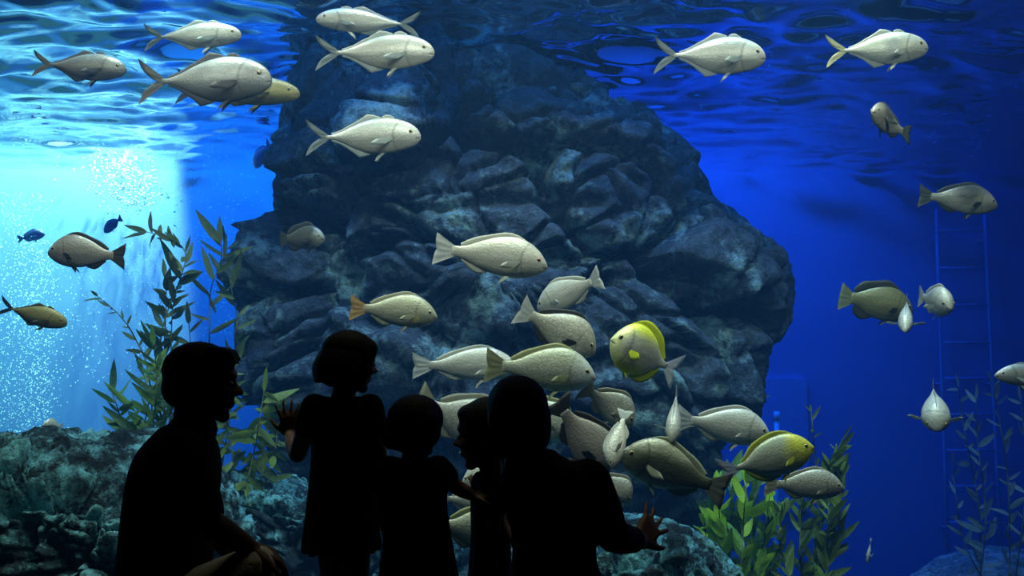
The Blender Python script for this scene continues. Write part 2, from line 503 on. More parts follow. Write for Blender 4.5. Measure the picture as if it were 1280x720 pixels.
o = rock('reef_rock', [(1150, 725), (1180, 706), (1215, 694), (1260, 690), (1310, 694), (1370, 715), (1390, 800), (1400, 960), (1120, 960), (1130, 800)],
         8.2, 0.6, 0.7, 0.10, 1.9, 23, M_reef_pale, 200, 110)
tag(o, 'pale blue reef rock under the dim kelp at the far right', 'rock', 'reef rocks')

# ------------------------------------------------------------------ fish
def fish_mat(name, back, side, belly, mottle=0.25, spots=None, head=None, edge=None, blotch=None, sheen=0.15, rough=0.38):
    """colour runs from back to belly and, where given, over the head, along the edges and in a blotch on the flank"""
    m, nt, out = new_mat(name); n = N(nt)
    tc = n('ShaderNodeTexCoord')
    sp = n('ShaderNodeSeparateXYZ', {0: tc.outputs['Generated']})
    x, z = sp.outputs[0], sp.outputs[2]
    no = n('ShaderNodeTexNoise', {'Vector': tc.outputs['Object'], 'Scale': 14, 'Detail': 4})
    zz = n.math('ADD', z, n.math('MULTIPLY', n.math('SUBTRACT', no.outputs[0], 0.5), 0.14))
    k = lambda c, q: tuple(v * q for v in c)
    col = n.ramp(zz, [(0.10, k(belly, 0.85)), (0.36, k(side, 0.70)), (0.62, k(side, 0.80)), (0.90, k(back, 0.95))])
    mp = n('ShaderNodeMapping', {'Vector': tc.outputs['Object'], 'Scale': (9, 20, 42)})
    streak = n('ShaderNodeTexNoise', {'Vector': mp.outputs[0], 'Scale': 1.0, 'Detail': 4, 'Roughness': 0.65})
    col = n.mix(n.ramp(streak.outputs[0], [(0.36, 0.5), (0.60, 0.0)]), col, k(side, 0.42))
    gy = n.math('SUBTRACT', z, 0.47)
    gl = n.math('ADD', x, n.math('MULTIPLY', n.math('MULTIPLY', gy, gy), -0.35))
    gl = n.math('ABSOLUTE', n.math('SUBTRACT', gl, 0.715))
    col = n.mix(n.ramp(gl, [(0.004, 0.55), (0.022, 0.0)]), col, k(side, 0.25))
    if spots:
        vo = n('ShaderNodeTexVoronoi', {'Vector': tc.outputs['Object'], 'Scale': 75})
        f = n.ramp(vo.outputs['Distance'], [(0.22, 0.55), (0.42, 0.0)])
        col = n.mix(f, col, spots)
    if head:
        c, x0 = head
        xx = n.math('ADD', x, n.math('MULTIPLY', n.math('SUBTRACT', no.outputs[0], 0.5), 0.25))
        col = n.mix(n.ramp(xx, [(x0 - 0.10, 0.0), (x0 + 0.08, 0.9)]), col, c)
    if edge:
        dz = n.math('ABSOLUTE', n.math('SUBTRACT', z, 0.48))
        col = n.mix(n.ramp(dz, [(0.30, 0.0), (0.42, 0.95)]), col, edge)
    if blotch:
        c, bx, bz, br = blotch
        dx = n.math('MULTIPLY', n.math('SUBTRACT', x, bx), 1.0)
        dzz = n.math('MULTIPLY', n.math('SUBTRACT', z, bz), 0.55)
        dd = n.math('SQRT', n.math('ADD', n.math('MULTIPLY', dx, dx), n.math('MULTIPLY', dzz, dzz)))
        dd = n.math('ADD', dd, n.math('MULTIPLY', n.math('SUBTRACT', no.outputs[0], 0.5), 0.12))
        col = n.mix(n.ramp(dd, [(br * 0.6, 0.85), (br * 1.25, 0.0)]), col, c)
    col = n.mix(n.ramp(no.outputs[0], [(0.42, mottle), (0.62, 0.0)]), col, tuple(c * 0.45 for c in side))
    sc = n('ShaderNodeTexVoronoi', {'Vector': tc.outputs['Object'], 'Scale': 95})
    bp = n('ShaderNodeBump', {'Height': sc.outputs['Distance'], 'Strength': 0.25, 'Distance': 0.004})
    b = n('ShaderNodeBsdfPrincipled', {'Base Color': col, 'Roughness': rough, 'Specular IOR Level': 0.5, 'Metallic': sheen, 'Normal': bp.outputs[0]})
    n.link(b.outputs[0], out.inputs[0])
    return m

def fin_mat(name, color, tip=None):
    m, nt, out = new_mat(name); n = N(nt)
    tc = n('ShaderNodeTexCoord')
    w = n('ShaderNodeTexNoise', {'Vector': tc.outputs['Object'], 'Scale': 60, 'Detail': 2})
    col = n.mix(w.outputs[0], tuple(c * 0.75 for c in color), tip or color)
    d = n('ShaderNodeBsdfPrincipled', {'Base Color': col, 'Roughness': 0.5, 'Specular IOR Level': 0.3})
    t = n('ShaderNodeBsdfTranslucent', {'Color': col})
    mx = n('ShaderNodeMixShader', {0: 0.35, 1: d.outputs[0], 2: t.outputs[0]})
    n.link(mx.outputs[0], out.inputs[0])
    return m

M_eye = plain('fish_iris', (0.30, 0.24, 0.10), 0.2, spec=0.6)
M_eye_red = plain('fish_iris_red', (0.42, 0.16, 0.06), 0.2, spec=0.6)
M_pupil = plain('fish_pupil', (0.004, 0.004, 0.005), 0.12, spec=0.7)
M_mouth = plain('fish_mouth', (0.05, 0.04, 0.035), 0.6)

PROFILE = {
 'jack': dict(s=[0, .02, .06, .13, .25, .40, .55, .70, .84, .94, 1],
              top=[.04, .16, .27, .38, .48, .51, .45, .31, .14, .06, .065], bot=[-.06, -.15, -.23, -.31, -.40, -.46, -.43, -.30, -.13, -.06, -.065],
              wid=[.08, .28, .46, .70, .95, 1.0, .88, .60, .32, .16, .07], tail=.19, fork=.86, spread=.66, tl=1.25,
              dors=(.42, .93, [.02, .15, .09, .06, .05, .04, .04]), dors0=(.27, .40, [.03, .09, .07, .03]), anal=(.52, .93, [.02, .15, .09, .06, .05, .04]), pect=.24),
 'snapper': dict(s=[0, .02, .06, .13, .24, .38, .54, .70, .84, .94, 1],
              top=[-.04, .06, .19, .35, .50, .56, .50, .36, .20, .14, .15], bot=[-.09, -.15, -.22, -.31, -.39, -.43, -.40, -.30, -.18, -.12, -.13],
              wid=[.12, .32, .52, .76, .98, 1.0, .84, .58, .34, .20, .08], tail=.18, fork=.26, spread=.52, tl=1.0,
              dors=(.26, .90, [.02, .08, .09, .08, .08, .10, .11, .06]), dors0=None, anal=(.60, .88, [.03, .13, .12, .08, .04]), pect=.22),
 'grouper': dict(s=[0, .02, .06, .13, .24, .38, .54, .70, .84, .94, 1],
              top=[-.02, .08, .20, .34, .47, .53, .50, .40, .26, .18, .18], bot=[-.10, -.17, -.25, -.34, -.42, -.46, -.44, -.36, -.24, -.17, -.17],
              wid=[.16, .38, .58, .80, 1.0, 1.0, .86, .62, .38, .24, .1], tail=.17, fork=.06, spread=.50, tl=1.0,
              dors=(.24, .94, [.04, .18, .17, .15, .16, .20, .19, .10]), dors0=None, anal=(.62, .92, [.04, .18, .20, .17, .08]), pect=.20),
 'rabbitfish': dict(s=[0, .02, .06, .13, .24, .38, .54, .70, .84, .94, 1],
              top=[.0, .08, .21, .36, .49, .54, .50, .37, .16, .08, .085], bot=[-.05, -.12, -.22, -.34, -.45, -.50, -.47, -.35, -.15, -.07, -.075],
              wid=[.1, .28, .48, .72, .96, 1.0, .84, .56, .26, .14, .06], tail=.21, fork=.55, spread=.66, tl=1.1,
              dors=(.20, .90, [.03, .12, .13, .12, .12, .12, .10, .05]), dors0=None, anal=(.48, .88, [.03, .12, .13, .12, .05]), pect=.18),
}

def sheet(name, base, tip, nrm, th, mat, parent, rows=4, ripple=0.0):
    """thin fin between two rows of points, with thickness"""
    B = np.array([tuple(p) for p in base], float); T = np.array([tuple(p) for p in tip], float)
    v = np.linspace(0, 1, rows)[None, :, None]
    C = B[:, None, :] * (1 - v) + T[:, None, :] * v
    u = np.arange(len(B))
    nr = np.array(tuple(nrm), float)
    if ripple:
        C = C + nr * (ripple * np.sin(u * 1.9)[:, None, None] * v)
    t = th * (1 - 0.75 * v)
    V = np.concatenate([C + nr * t, (C - nr * t)[:, ::-1]], 1)
    return link(name, grid_mesh(name, V, mat, wrap_v=True), parent)

def ico(r, center=(0, 0, 0), n=8, sx=1, sy=1, sz=1):
    V = []; F = []
    for i in range(1, n):
        a = PI * i / n
        for k in range(2 * n):
            b = PI * k / n
            V.append((center[0] + r * sx * math.sin(a) * math.cos(b), center[1] + r * sy * math.sin(a) * math.sin(b), center[2] + r * sz * math.cos(a)))
    m = 2 * n
    for i in range(n - 2):
        for k in range(m):
            F.append((i * m + k, (i + 1) * m + k, (i + 1) * m + (k + 1) % m, i * m + (k + 1) % m))
    t = len(V); V.append((center[0], center[1], center[2] + r * sz)); V.append((center[0], center[1], center[2] - r * sz))
    for k in range(m):
        F.append((t, k, (k + 1) % m)); F.append((t + 1, (n - 2) * m + (k + 1) % m, (n - 2) * m + k))
    return V, F

FISH_N = {}
def fish(species, mats, head_px, tail_px, d, h_px, label, name='fish', dh=0.0, roll=0.0, bend=0.0, wide=0.40, flare=0.5, cat='fish', group=None, eye='y', fold=1.0, length=None):
    """head and tail-tip photo pixels, distance d, body height h_px; dh: how much farther (m) the head is than the tail; flare: how far the pectoral fins stand out"""
    body_m, fin_m, tail_m = mats
    Hw = P(head_px[0], head_px[1], d + dh / 2); Tw = P(tail_px[0], tail_px[1], d - dh / 2)
    L = (Hw - Tw).length
    ex = (Hw - Tw).normalized()
    up = Vector((0, -_st, _ct))
    if abs(ex.dot(up)) > 0.93: up = Vector((0.25, 1, 0.1))
    ey = up.cross(ex).normalized(); ez = ex.cross(ey).normalized()
    rot = Matrix((ex, ey, ez)).transposed()
    rot = rot @ Matrix.Rotation(roll, 3, 'X')
    H = h_px / F_PX * d
    pr = PROFILE[species]
    Wd = H * wide
    root = empty(name, label, cat, group, loc=(Hw + Tw) / 2)
    root.rotation_euler = rot.to_euler()
    x0 = 0.5 * L; xt = -0.5 * L + pr['tail'] * L * 0.86      # snout, tail base
    def X(s): return x0 + (xt - x0) * s
    def bendv(V):
        V = np.array(V, float)
        q = np.clip(0.15 * L - V[:, 0], 0, None) / L
        V[:, 1] += bend * L * q ** 2 * 2.2
        q = np.clip(V[:, 0] - 0.15 * L, 0, None) / L
        V[:, 1] += bend * L * q ** 2 * 0.8
        return V
    S = np.concatenate([[0, .008, .02, .04], np.linspace(.065, 1.0, 26)])
    def prof(k, s): 
        a = np.array(pr['s']); b = np.array(pr[k])
        c = smooth_curve(list(zip(a, b)), 90)
        return np.interp(s, c[:, 0], c[:, 1])
    top = prof('top', S) * H; bot = prof('bot', S) * H; wid = prof('wid', S) * Wd * 0.5
    gx_ = lambda zf: 0.255 + 0.03 * (1 - zf * zf)
    na = 22
    ang = np.linspace(0, 2 * PI, na, endpoint=False)
    V = np.zeros((len(S), na, 3))
    for i, s in enumerate(S):
        zc = (top[i] + bot[i]) / 2; hz = (top[i] - bot[i]) / 2
        cs = np.cos(ang); sn = np.sin(ang)
        wy = wid[i] * np.sign(sn) * np.abs(sn) ** 1.15
        step = 1 + 0.07 * np.clip((gx_(cs) - s) / 0.05, 0, 1) * (np.abs(sn) > 0.2) * (s > 0.10)     # gill cover stands proud
        lip = 1 - 0.28 * np.exp(-((cs + 0.25) / 0.22) ** 2) * (s < 0.065)
        V[i, :, 0] = X(s); V[i, :, 1] = wy * step * lip; V[i, :, 2] = zc + hz * cs
    Vb = bendv(V.reshape(-1, 3)).reshape(V.shape)
    me = grid_mesh('body', Vb, body_m, wrap_v=True)
    import bmesh
    bm = bmesh.new(); bm.from_mesh(me)
    bm.verts.ensure_lookup_table()
    bm.faces.new([bm.verts[k] for k in range(na)][::-1]); bm.faces.new([bm.verts[(len(S) - 1) * na + k] for k in range(na)])
    bmesh.ops.recalc_face_normals(bm, faces=bm.faces[:])
    for f_ in bm.faces: f_.smooth = True
    bm.to_mesh(me); bm.free()
    link('body', me, root)
    th = max(0.0022, 0.006 * H)
    # tail fin
    hp = prof('top', 0.97) * H
    n_ = 13
    a = np.linspace(1, -1, n_)
    lt = pr['tail'] * L
    ln = lt * (1 - pr['fork'] * (1 - np.abs(a) ** 0.9)) * pr['tl']
    A = a * pr['spread'] * fold
    base = np.stack([np.full(n_, xt + 0.03 * L), np.zeros(n_), a * hp * 0.9], 1)
    tipx = xt - ln * np.cos(A) * 0.95
    hh = max(H, 0.30 * L) * (0.50 if species == 'jack' else 0.40) * fold
    tipz = a * hh * (0.55 + 0.45 * np.abs(a))
    tip = np.stack([tipx, np.zeros(n_), tipz], 1)
    sheet('tail_fin', bendv(base), bendv(tip), (0, 1, 0), th, tail_m, root, 5, 0.004 * L)
    # dorsal and anal fins
    def edge_fin(nm, s0, s1, hs, side):
        k = 11
        ss = np.linspace(s0, s1, k)
        hz = np.interp(np.linspace(0, 1, k), np.linspace(0, 1, len(hs)), hs) * H * fold
        e = prof('top' if side > 0 else 'bot', ss) * H
        b_ = np.stack([X(ss), np.zeros(k), e - side * 0.04 * H], 1)
        t_ = np.stack([X(ss) - hz * 0.75, np.zeros(k), e + side * hz], 1)
        sheet(nm, bendv(b_), bendv(t_), (0, 1, 0), th, fin_m, root, 4, 0.003 * L)
    edge_fin('dorsal_fin', *pr['dors'], 1)
    if pr['dors0']: edge_fin('front_dorsal_fin', *pr['dors0'], 1)
    edge_fin('anal_fin', *pr['anal'], -1)
    # paired fins
    for sd in (-1, 1):
        s_ = 0.29; zc = (prof('top', s_) + prof('bot', s_)) / 2 * H - 0.10 * H
        yw = prof('wid', s_) * Wd * 0.5 * 0.93
        l = pr['pect'] * L
        k = 7
        c_ = np.linspace(-1, 1, k)
        b_ = np.stack([np.full(k, X(s_)), np.full(k, sd * yw), zc + c_ * 0.035 * H], 1)
        ll = l * (1 - 0.45 * np.abs(c_ - 0.25) ** 1.5)
        t_ = np.stack([X(s_) - ll * (0.92 - 0.35 * flare), sd * (yw + ll * (0.12 + 0.75 * flare)), zc + c_ * 0.10 * H - ll * 0.30], 1)
        sheet('pectoral_fin', bendv(b_), bendv(t_), (0.2, sd * 0.9, 0.3), th * 0.8, fin_m, root, 4)
        s_ = 0.36; zb = prof('bot', s_) * H
        k = 5; c_ = np.linspace(0, 1, k)
        b_ = np.stack([X(s_ + 0.05 * c_), np.full(k, sd * 0.10 * Wd), np.full(k, zb + 0.05 * H)], 1)
        ll = 0.13 * L * (1 - 0.5 * c_)
        t_ = np.stack([X(s_ + 0.05 * c_) - ll * 0.75, sd * (0.10 * Wd + ll * 0.25), zb - ll * 0.55], 1)
        sheet('pelvic_fin', bendv(b_), bendv(t_), (0, 1, 0), th * 0.8, fin_m, root, 3)
        # eye, pupil
        s_ = 0.105; zt = prof('top', s_) * H; zb = prof('bot', s_) * H; zm = (zt + zb) / 2; hz = (zt - zb) / 2
        ze = zm + 0.30 * hz
        yw = prof('wid', s_) * Wd * 0.5 * abs(math.sin(math.acos(0.30))) ** 1.15
        r = 0.058 * H
        ctr = bendv([(X(s_), sd * (yw - 0.1 * r), ze)])[0]
        v, f = ico(r, ctr, 6, 1, 0.55, 1)
        e = link('eye', mesh('eye', v, f, M_eye_red if eye == 'r' else M_eye), root)
        v, f = ico(r * 0.58, (ctr[0], ctr[1] + sd * r * 0.34, ctr[2]), 5, 1, 0.5, 1)
        link('pupil', mesh('pupil', v, f, M_pupil), e)
    # mouth line around the snout
    pts = []
    for c_ in np.linspace(-1, 1, 9):
        s_ = 0.004 + 0.075 * abs(c_) ** 1.3
        zt = prof('top', s_) * H; zb = prof('bot', s_) * H
        z_ = (zt + zb) / 2 - 0.25 * (zt - zb) / 2
        y_ = np.sign(c_) * prof('wid', s_) * Wd * 0.5 * 0.80 if abs(c_) > 0.01 else 0
        if abs(c_) < 0.15: y_ = 0
        pts.append((X(s_) + 0.001, y_, z_))
    v, f = tube_verts(bendv(pts), 0.010 * H, 5)
    link('mouth', mesh('mouth', v, f, M_mouth), root)
    return root

# species and colour variants: (body, fins, tail)
K_jack = (fish_mat('silver_jack', (0.42, 0.52, 0.56), (0.66, 0.66, 0.62), (0.60, 0.56, 0.50), 0.18, sheen=0.25), fin_mat('silver_fin', (0.50, 0.56, 0.56)), fin_mat('silver_tail', (0.22, 0.27, 0.30)))
K_jackb = (fish_mat('dusky_jack', (0.26, 0.30, 0.32), (0.34, 0.31, 0.29), (0.24, 0.20, 0.19), 0.35, sheen=0.2), fin_mat('dusky_fin', (0.14, 0.14, 0.15)), fin_mat('dusky_tail', (0.18, 0.17, 0.17)))
K_jacky = (fish_mat('yellow_jack', (0.30, 0.28, 0.12), (0.34, 0.30, 0.12), (0.16, 0.13, 0.12), 0.3), fin_mat('dark_olive_fin', (0.10, 0.10, 0.06)), fin_mat('navy_tail', (0.04, 0.06, 0.12)))
K_jackp = (fish_mat('pale_jack', (0.66, 0.72, 0.66), (0.72, 0.73, 0.64), (0.66, 0.66, 0.58), 0.12, blotch=((0.30, 0.32, 0.32), 0.55, 0.60, 0.11), sheen=0.2), fin_mat('pale_fin', (0.6, 0.62, 0.56)), fin_mat('yellow_tail', (0.55, 0.56, 0.34)))
K_snap = (fish_mat('grey_snapper', (0.40, 0.40, 0.32), (0.52, 0.50, 0.42), (0.58, 0.55, 0.42), 0.2, spots=(0.66, 0.64, 0.56)), fin_mat('grey_fin', (0.44, 0.42, 0.32)), fin_mat('grey_tail', (0.40, 0.38, 0.26)))
K_white = (fish_mat('white_snapper', (0.58, 0.58, 0.50), (0.72, 0.70, 0.62), (0.66, 0.64, 0.50), 0.16), fin_mat('white_fin', (0.62, 0.62, 0.54)), fin_mat('white_tail', (0.66, 0.68, 0.66)))
K_red = (fish_mat('tan_snapper', (0.44, 0.44, 0.30), (0.52, 0.50, 0.36), (0.46, 0.42, 0.30), 0.2, blotch=((0.66, 0.50, 0.16), 0.70, 0.30, 0.07)), fin_mat('tan_fin', (0.44, 0.42, 0.30)), fin_mat('orange_tail', (0.52, 0.32, 0.12)))
K_dark = (fish_mat('dark_snapper', (0.22, 0.20, 0.18), (0.40, 0.36, 0.32), (0.36, 0.30, 0.26), 0.3), fin_mat('black_fin', (0.05, 0.05, 0.05)), fin_mat('black_tail', (0.06, 0.055, 0.05)))
K_blackback = (fish_mat('black_backed_snapper', (0.10, 0.10, 0.09), (0.46, 0.44, 0.36), (0.52, 0.48, 0.38), 0.2, blotch=((0.05, 0.055, 0.05), 0.52, 0.70, 0.20)), fin_mat('black_backed_fin', (0.08, 0.09, 0.08)), fin_mat('black_backed_tail', (0.10, 0.12, 0.11)))  # black back and blotch are the fish's own colour
K_olive = (fish_mat('olive_grouper', (0.14, 0.13, 0.05), (0.26, 0.24, 0.10), (0.30, 0.26, 0.11), 0.4), fin_mat('dark_fin', (0.06, 0.06, 0.04)), fin_mat('olive_tail', (0.24, 0.26, 0.14)))
K_green = (fish_mat('green_backed_snapper', (0.42, 0.46, 0.30), (0.52, 0.54, 0.42), (0.58, 0.60, 0.24), 0.2, spots=(0.62, 0.62, 0.54), head=((0.50, 0.54, 0.52), 0.80)), fin_mat('green_fin', (0.42, 0.44, 0.22)), fin_mat('olive_gold_tail', (0.34, 0.34, 0.18)))
K_strip = (fish_mat('dark_striped_snapper', (0.62, 0.62, 0.46), (0.14, 0.15, 0.09), (0.80, 0.80, 0.56), 0.35), fin_mat('striped_fin', (0.40, 0.42, 0.30)), fin_mat('striped_tail', (0.22, 0.22, 0.18)))
K_yhead = (fish_mat('yellow_headed_fish', (0.44, 0.50, 0.36), (0.56, 0.58, 0.46), (0.60, 0.62, 0.50), 0.12, head=((0.66, 0.66, 0.04), 0.68)), fin_mat('lime_fin', (0.55, 0.58, 0.08)), fin_mat('lilac_tail', (0.52, 0.54, 0.62)))
K_rabbit = (fish_mat('yellow_edged_rabbitfish', (0.70, 0.76, 0.04), (0.62, 0.62, 0.54), (0.62, 0.72, 0.04), 0.12, edge=(0.68, 0.74, 0.03), head=((0.66, 0.70, 0.30), 0.86)), fin_mat('yellow_fin', (0.66, 0.74, 0.03)), fin_mat('white_blue_tail', (0.66, 0.70, 0.78)))
K_haze = (fish_mat('haze_blue_fish', (0.015, 0.03, 0.20), (0.02, 0.05, 0.30), (0.03, 0.07, 0.36), 0.1), fin_mat('haze_blue_fin', (0.02, 0.05, 0.30)), fin_mat('haze_blue_tail', (0.02, 0.05, 0.30)))  # blue of the distant water haze put into the fish colour
K_pale = (fish_mat('pale_grey_fish', (0.60, 0.62, 0.56), (0.64, 0.64, 0.58), (0.62, 0.60, 0.50), 0.25), fin_mat('pale_grey_fin', (0.56, 0.58, 0.54)), fin_mat('pale_grey_tail', (0.56, 0.60, 0.60)))
K_brown = (fish_mat('brown_fish', (0.16, 0.14, 0.08), (0.22, 0.19, 0.11), (0.20, 0.17, 0.10), 0.3, head=((0.52, 0.44, 0.30), 0.82)), fin_mat('brown_fin', (0.10, 0.09, 0.06)), fin_mat('brown_tail', (0.10, 0.09, 0.06)))

GJ = 'silver jacks near the surface'; GS = 'fish schooling before the boulder'; GB = 'fish in the open blue water'
J, S_, G_ = 'jack', 'snapper', 'grouper'
# the jacks under the surface
fish(J, K_jackb, (158, 88), (42, 79), 5.5, 36, 'dusky jack swimming right under the bright ripples, dark belly and forked tail', group=GJ)
fish(J, K_jack, (302, 44), (180, 46), 5.4, 34, 'silver jack highest on the left, swimming above the big dark-bellied jack', group=GJ, bend=0.03)
fish(J, (fish_mat('big_jack', (0.50, 0.58, 0.60), (0.42, 0.42, 0.42), (0.12, 0.11, 0.11), 0.2, sheen=0.2), K_jackb[1], K_jackb[2]), (340, 100), (175, 102), 5.0, 60, 'biggest silver jack with a dark belly, next to the left of the rock column', group=GJ)
fish(J, K_jacky, (375, 118), (222, 108), 5.5, 38, 'yellow-snouted jack mostly hidden behind the biggest jack', group=GJ)
fish(J, K_jack, (395, 24), (524, 31), 5.3, 32, 'bright silver jack facing left at the top of the rock column', group=GJ, bend=-0.02)
fish(J, K_jack, (543, 66), (396, 66), 4.9, 47, 'silver jack facing right just below the jack that faces left', group=GJ)
fish(J, K_jack, (526, 171), (384, 172), 4.9, 48, 'silver jack facing right, alone in front of the upper boulder', group=GJ)
fish(J, K_jack, (957, 72), (820, 68), 5.1, 50, 'silver jack with white head above the right shoulder of the boulder', group=GJ, bend=0.03)
fish(J, K_jackp, (1160, 60), (1034, 64), 5.2, 43, 'pale yellow-tailed jack with grey flank spot at the upper right', group=GJ)
# open water on the right
fish(S_, K_blackback, (1089, 138), (1130, 170), 5.0, 36, 'small dark-cheeked fish turned towards the glass below the pale jack', group=GB, dh=-0.28, bend=0.10)
fish(S_, K_blackback, (1247, 256), (1148, 244), 5.5, 38, 'black-backed snapper above the top of the ladder', group=GB)
fish(G_, K_olive, (1141, 388), (1050, 370), 5.8, 44, 'olive brown grouper with dark fins right of the boulder', group=GB)
fish(S_, K_pale, (1131, 414), (1134, 374), 5.4, 22, 'narrow pale fish seen head-on, overlapping the olive grouper', group=GB, dh=-0.30, flare=1.0, wide=0.75)
fish(S_, K_pale, (1189, 384), (1148, 370), 5.2, 38, 'round pale fish turned half towards the glass beside the ladder rungs', group=GB, dh=-0.34, wide=0.55)
fish(S_, K_pale, (1171, 537), (1166, 482), 5.0, 34, 'pale fish diving head down left of the dim kelp', group=GB, dh=-0.30, flare=1.0, wide=0.95)
fish(S_, K_jack, (1243, 468), (1345, 476), 5.0, 28, 'pale fish with a pointed blue snout cut off by the right edge', group=GB)
fish(J, K_pale, (1084, 704), (1089, 673), 5.5, 12, 'tiny bright fish hanging upright in blue water by the leafy kelp', group=GB, flare=0.3)
# left
fish(S_, K_dark, (60, 314), (157, 321), 5.0, 42, 'grey-brown snapper facing left against the cyan glow', group='fish in front of the glow')
fish(J, K_jacky, (84, 405), (0, 382), 5.0, 27, 'small yellow-backed fish with navy tail swimming down to the right in front of the glow', group='fish in front of the glow')
fish(S_, K_haze, (318, 209), (337, 178), 10.0, 22, 'haze-blue far-off fish peeping out beside the left edge of the boulder', group='far blue fish', dh=0.2)
fish(S_, K_haze, (130, 290), (152, 272), 10.0, 14, 'haze-blue far-off fish right above the grey-brown snapper', group='far blue fish', dh=0.1)
fish(S_, K_haze, (56, 292), (22, 299), 10.6, 14, 'faint far-off fish upper left of the grey-brown snapper', group='far blue fish')
fish(S_, K_white, (53, 531), (78, 534), 5.3, 15, 'tiny pale fish hovering over the craggy reef rock on the left', group='far blue fish', dh=-0.1)
fish(G_, K_brown, (406, 297), (350, 299), 6.0, 30, 'dim brown fish hovering close to the left part of the boulder', group=GS, dh=-0.15)
# the school in front of the boulder
fish(S_, K_white, (685, 332), (542, 310), 4.6, 52, 'large white snapper facing right in the centre of the boulder', group=GS, eye='r', bend=0.02)
fish(S_, K_red, (547, 395), (437, 384), 4.8, 42, "tan snapper with orange tail above the standing girl's head", group=GS)
fish(S_, K_white, (648, 458), (515, 457), 4.9, 42, 'pale snapper whose head is hidden behind the tail of another', group=GS, eye='r')
fish(S_, K_green, (745, 470), (606, 456), 4.5, 56, "green-backed grey snapper directly above the kneeling woman's head", group=GS)
fish(S_, K_white, (672, 386), (757, 346), 4.9, 40, 'white fish with raised tail swimming away behind the black-finned fish', group=GS, dh=0.25, bend=0.12)
fish(S_, (K_snap[0], K_dark[1], K_white[2]), (745, 440), (648, 386), 4.6, 52, 'black-finned grey fish diving to the lower right', group=GS)
fish('rabbitfish', K_rabbit, (764, 423), (848, 466), 4.5, 62, 'yellow-edged white rabbitfish with a pale forked tail', group=GS, dh=-0.1)
fish(S_, K_snap, (792, 530), (728, 482), 4.6, 42, 'grey fish bending down to the right below the yellow-edged rabbitfish', group=GS, bend=-0.25)
fish(S_, K_snap, (636, 552), (520, 500), 4.7, 66, "grey fish half hidden between the little girl's head and the profile child", group=GS)
fish(S_, K_green, (712, 548), (648, 490), 4.8, 48, "greenish fish half hidden at the right of the kneeling woman's head", group=GS)
fish(S_, K_dark, (762, 592), (694, 500), 4.3, 56, 'dark grey mottled fish plunging steeply above the woman\'s shoulder', group=GS, bend=-0.06)
fish(S_, K_pale, (764, 585), (782, 512), 4.1, 26, 'thin pale fish seen edge-on across the dark plunging fish', group=GS, dh=-0.12, wide=0.5, roll=1.2)
fish(S_, K_snap, (788, 628), (742, 590), 4.5, 36, "small grey fish peeping out over the woman's right shoulder", group=GS)
fish(S_, K_strip, (775, 566), (908, 614), 4.3, 60, 'large dark-striped snapper facing left with its tail low', group=GS, bend=0.04)
fish(S_, K_pale, (840, 552), (846, 488), 4.4, 24, 'narrow fish seen edge-on before the tail of the pale snapper', group=GS, dh=-0.25, flare=1.0, wide=0.75)
fish(S_, K_white, (963, 543), (845, 523), 4.8, 46, 'pale snapper facing right by the lower right of the boulder', group=GS)
fish('rabbitfish', K_yhead, (1017, 558), (898, 592), 4.5, 48, 'yellow-headed fish with lilac tail above the green kelp', group=GS)
fish(S_, K_snap, (1055, 609), (955, 605), 4.7, 38, 'small grey snapper facing right just above the bushy kelp', group=GS)
fish(S_, K_white, (578, 600), (628, 606), 4.5, 40, "pale fish framed between the little girl's arm and the profile child's face", group=GS)
fish(S_, K_pale, (620, 632), (548, 622), 4.4, 26, "slim silver fish just under the little girl's outstretched arm", group=GS)
fish(S_, K_green, (655, 668), (535, 655), 4.2, 56, "lowest fish, yellow-bellied, between the little girl's dress and the profile child", group=GS)

# ------------------------------------------------------------------ kelp
def leaf_mat(name, a, b, trans=0.45):
    m, nt, out = new_mat(name); n = N(nt)
    tc = n('ShaderNodeTexCoord')
    oi = n('ShaderNodeObjectInfo')
    no = n('ShaderNodeTexNoise', {'Vector': tc.outputs['Object'], 'Scale': 14, 'Detail': 3})
    f = n.math('ADD', n.math('MULTIPLY', no.outputs[0], 0.6), n.math('MULTIPLY', oi.outputs['Random'], 0.6))
    col = n.ramp(f, [(0.25, a), (0.85, b)])
    d = n('ShaderNodeBsdfPrincipled', {'Base Color': col, 'Roughness': 0.5, 'Specular IOR Level': 0.3})
    t = n('ShaderNodeBsdfTranslucent', {'Color': col})
    mx = n('ShaderNodeMixShader', {0: trans, 1: d.outputs[0], 2: t.outputs[0]})
    n.link(mx.outputs[0], out.inputs[0])
    return m

def leaf_mesh(width, curl, fold, seed):
    r = random.Random(seed)
    n = 9
    V = []; F = []
    for i in range(n):
        t = i / (n - 1)
        w = width * (math.sin(PI * t ** 0.75) ** 0.8 if 0 < t < 1 else 0.03)
        z = curl * t * t
        for k, q in enumerate((-1, 0, 1)):
            wob = 0.05 * width * math.sin(9 * t + q * 2 + seed)
            V.append((t, q * w * 0.5, z + fold * abs(q) * w * 0.5 + wob * abs(q)))
    for i in range(n - 1):
        for k in (0, 1):
            a = i * 3 + k
            F.append((a, a + 1, a + 4, a + 3))
    return V, F

LEAF = {}
def leaf_of(kind, mat):
    key = (kind, mat.name)
    if key not in LEAF:
        w, = {'narrow': (0.17,), 'mid': (0.23,), 'broad': (0.34,)}[kind],
        LEAF[key] = [mesh('leaf', *leaf_mesh(w[0], c, f, s), mat) for s, (c, f) in enumerate(((0.12, 0.3), (-0.15, 0.35), (0.28, 0.25), (-0.05, -0.3)))]
    return LEAF[key]

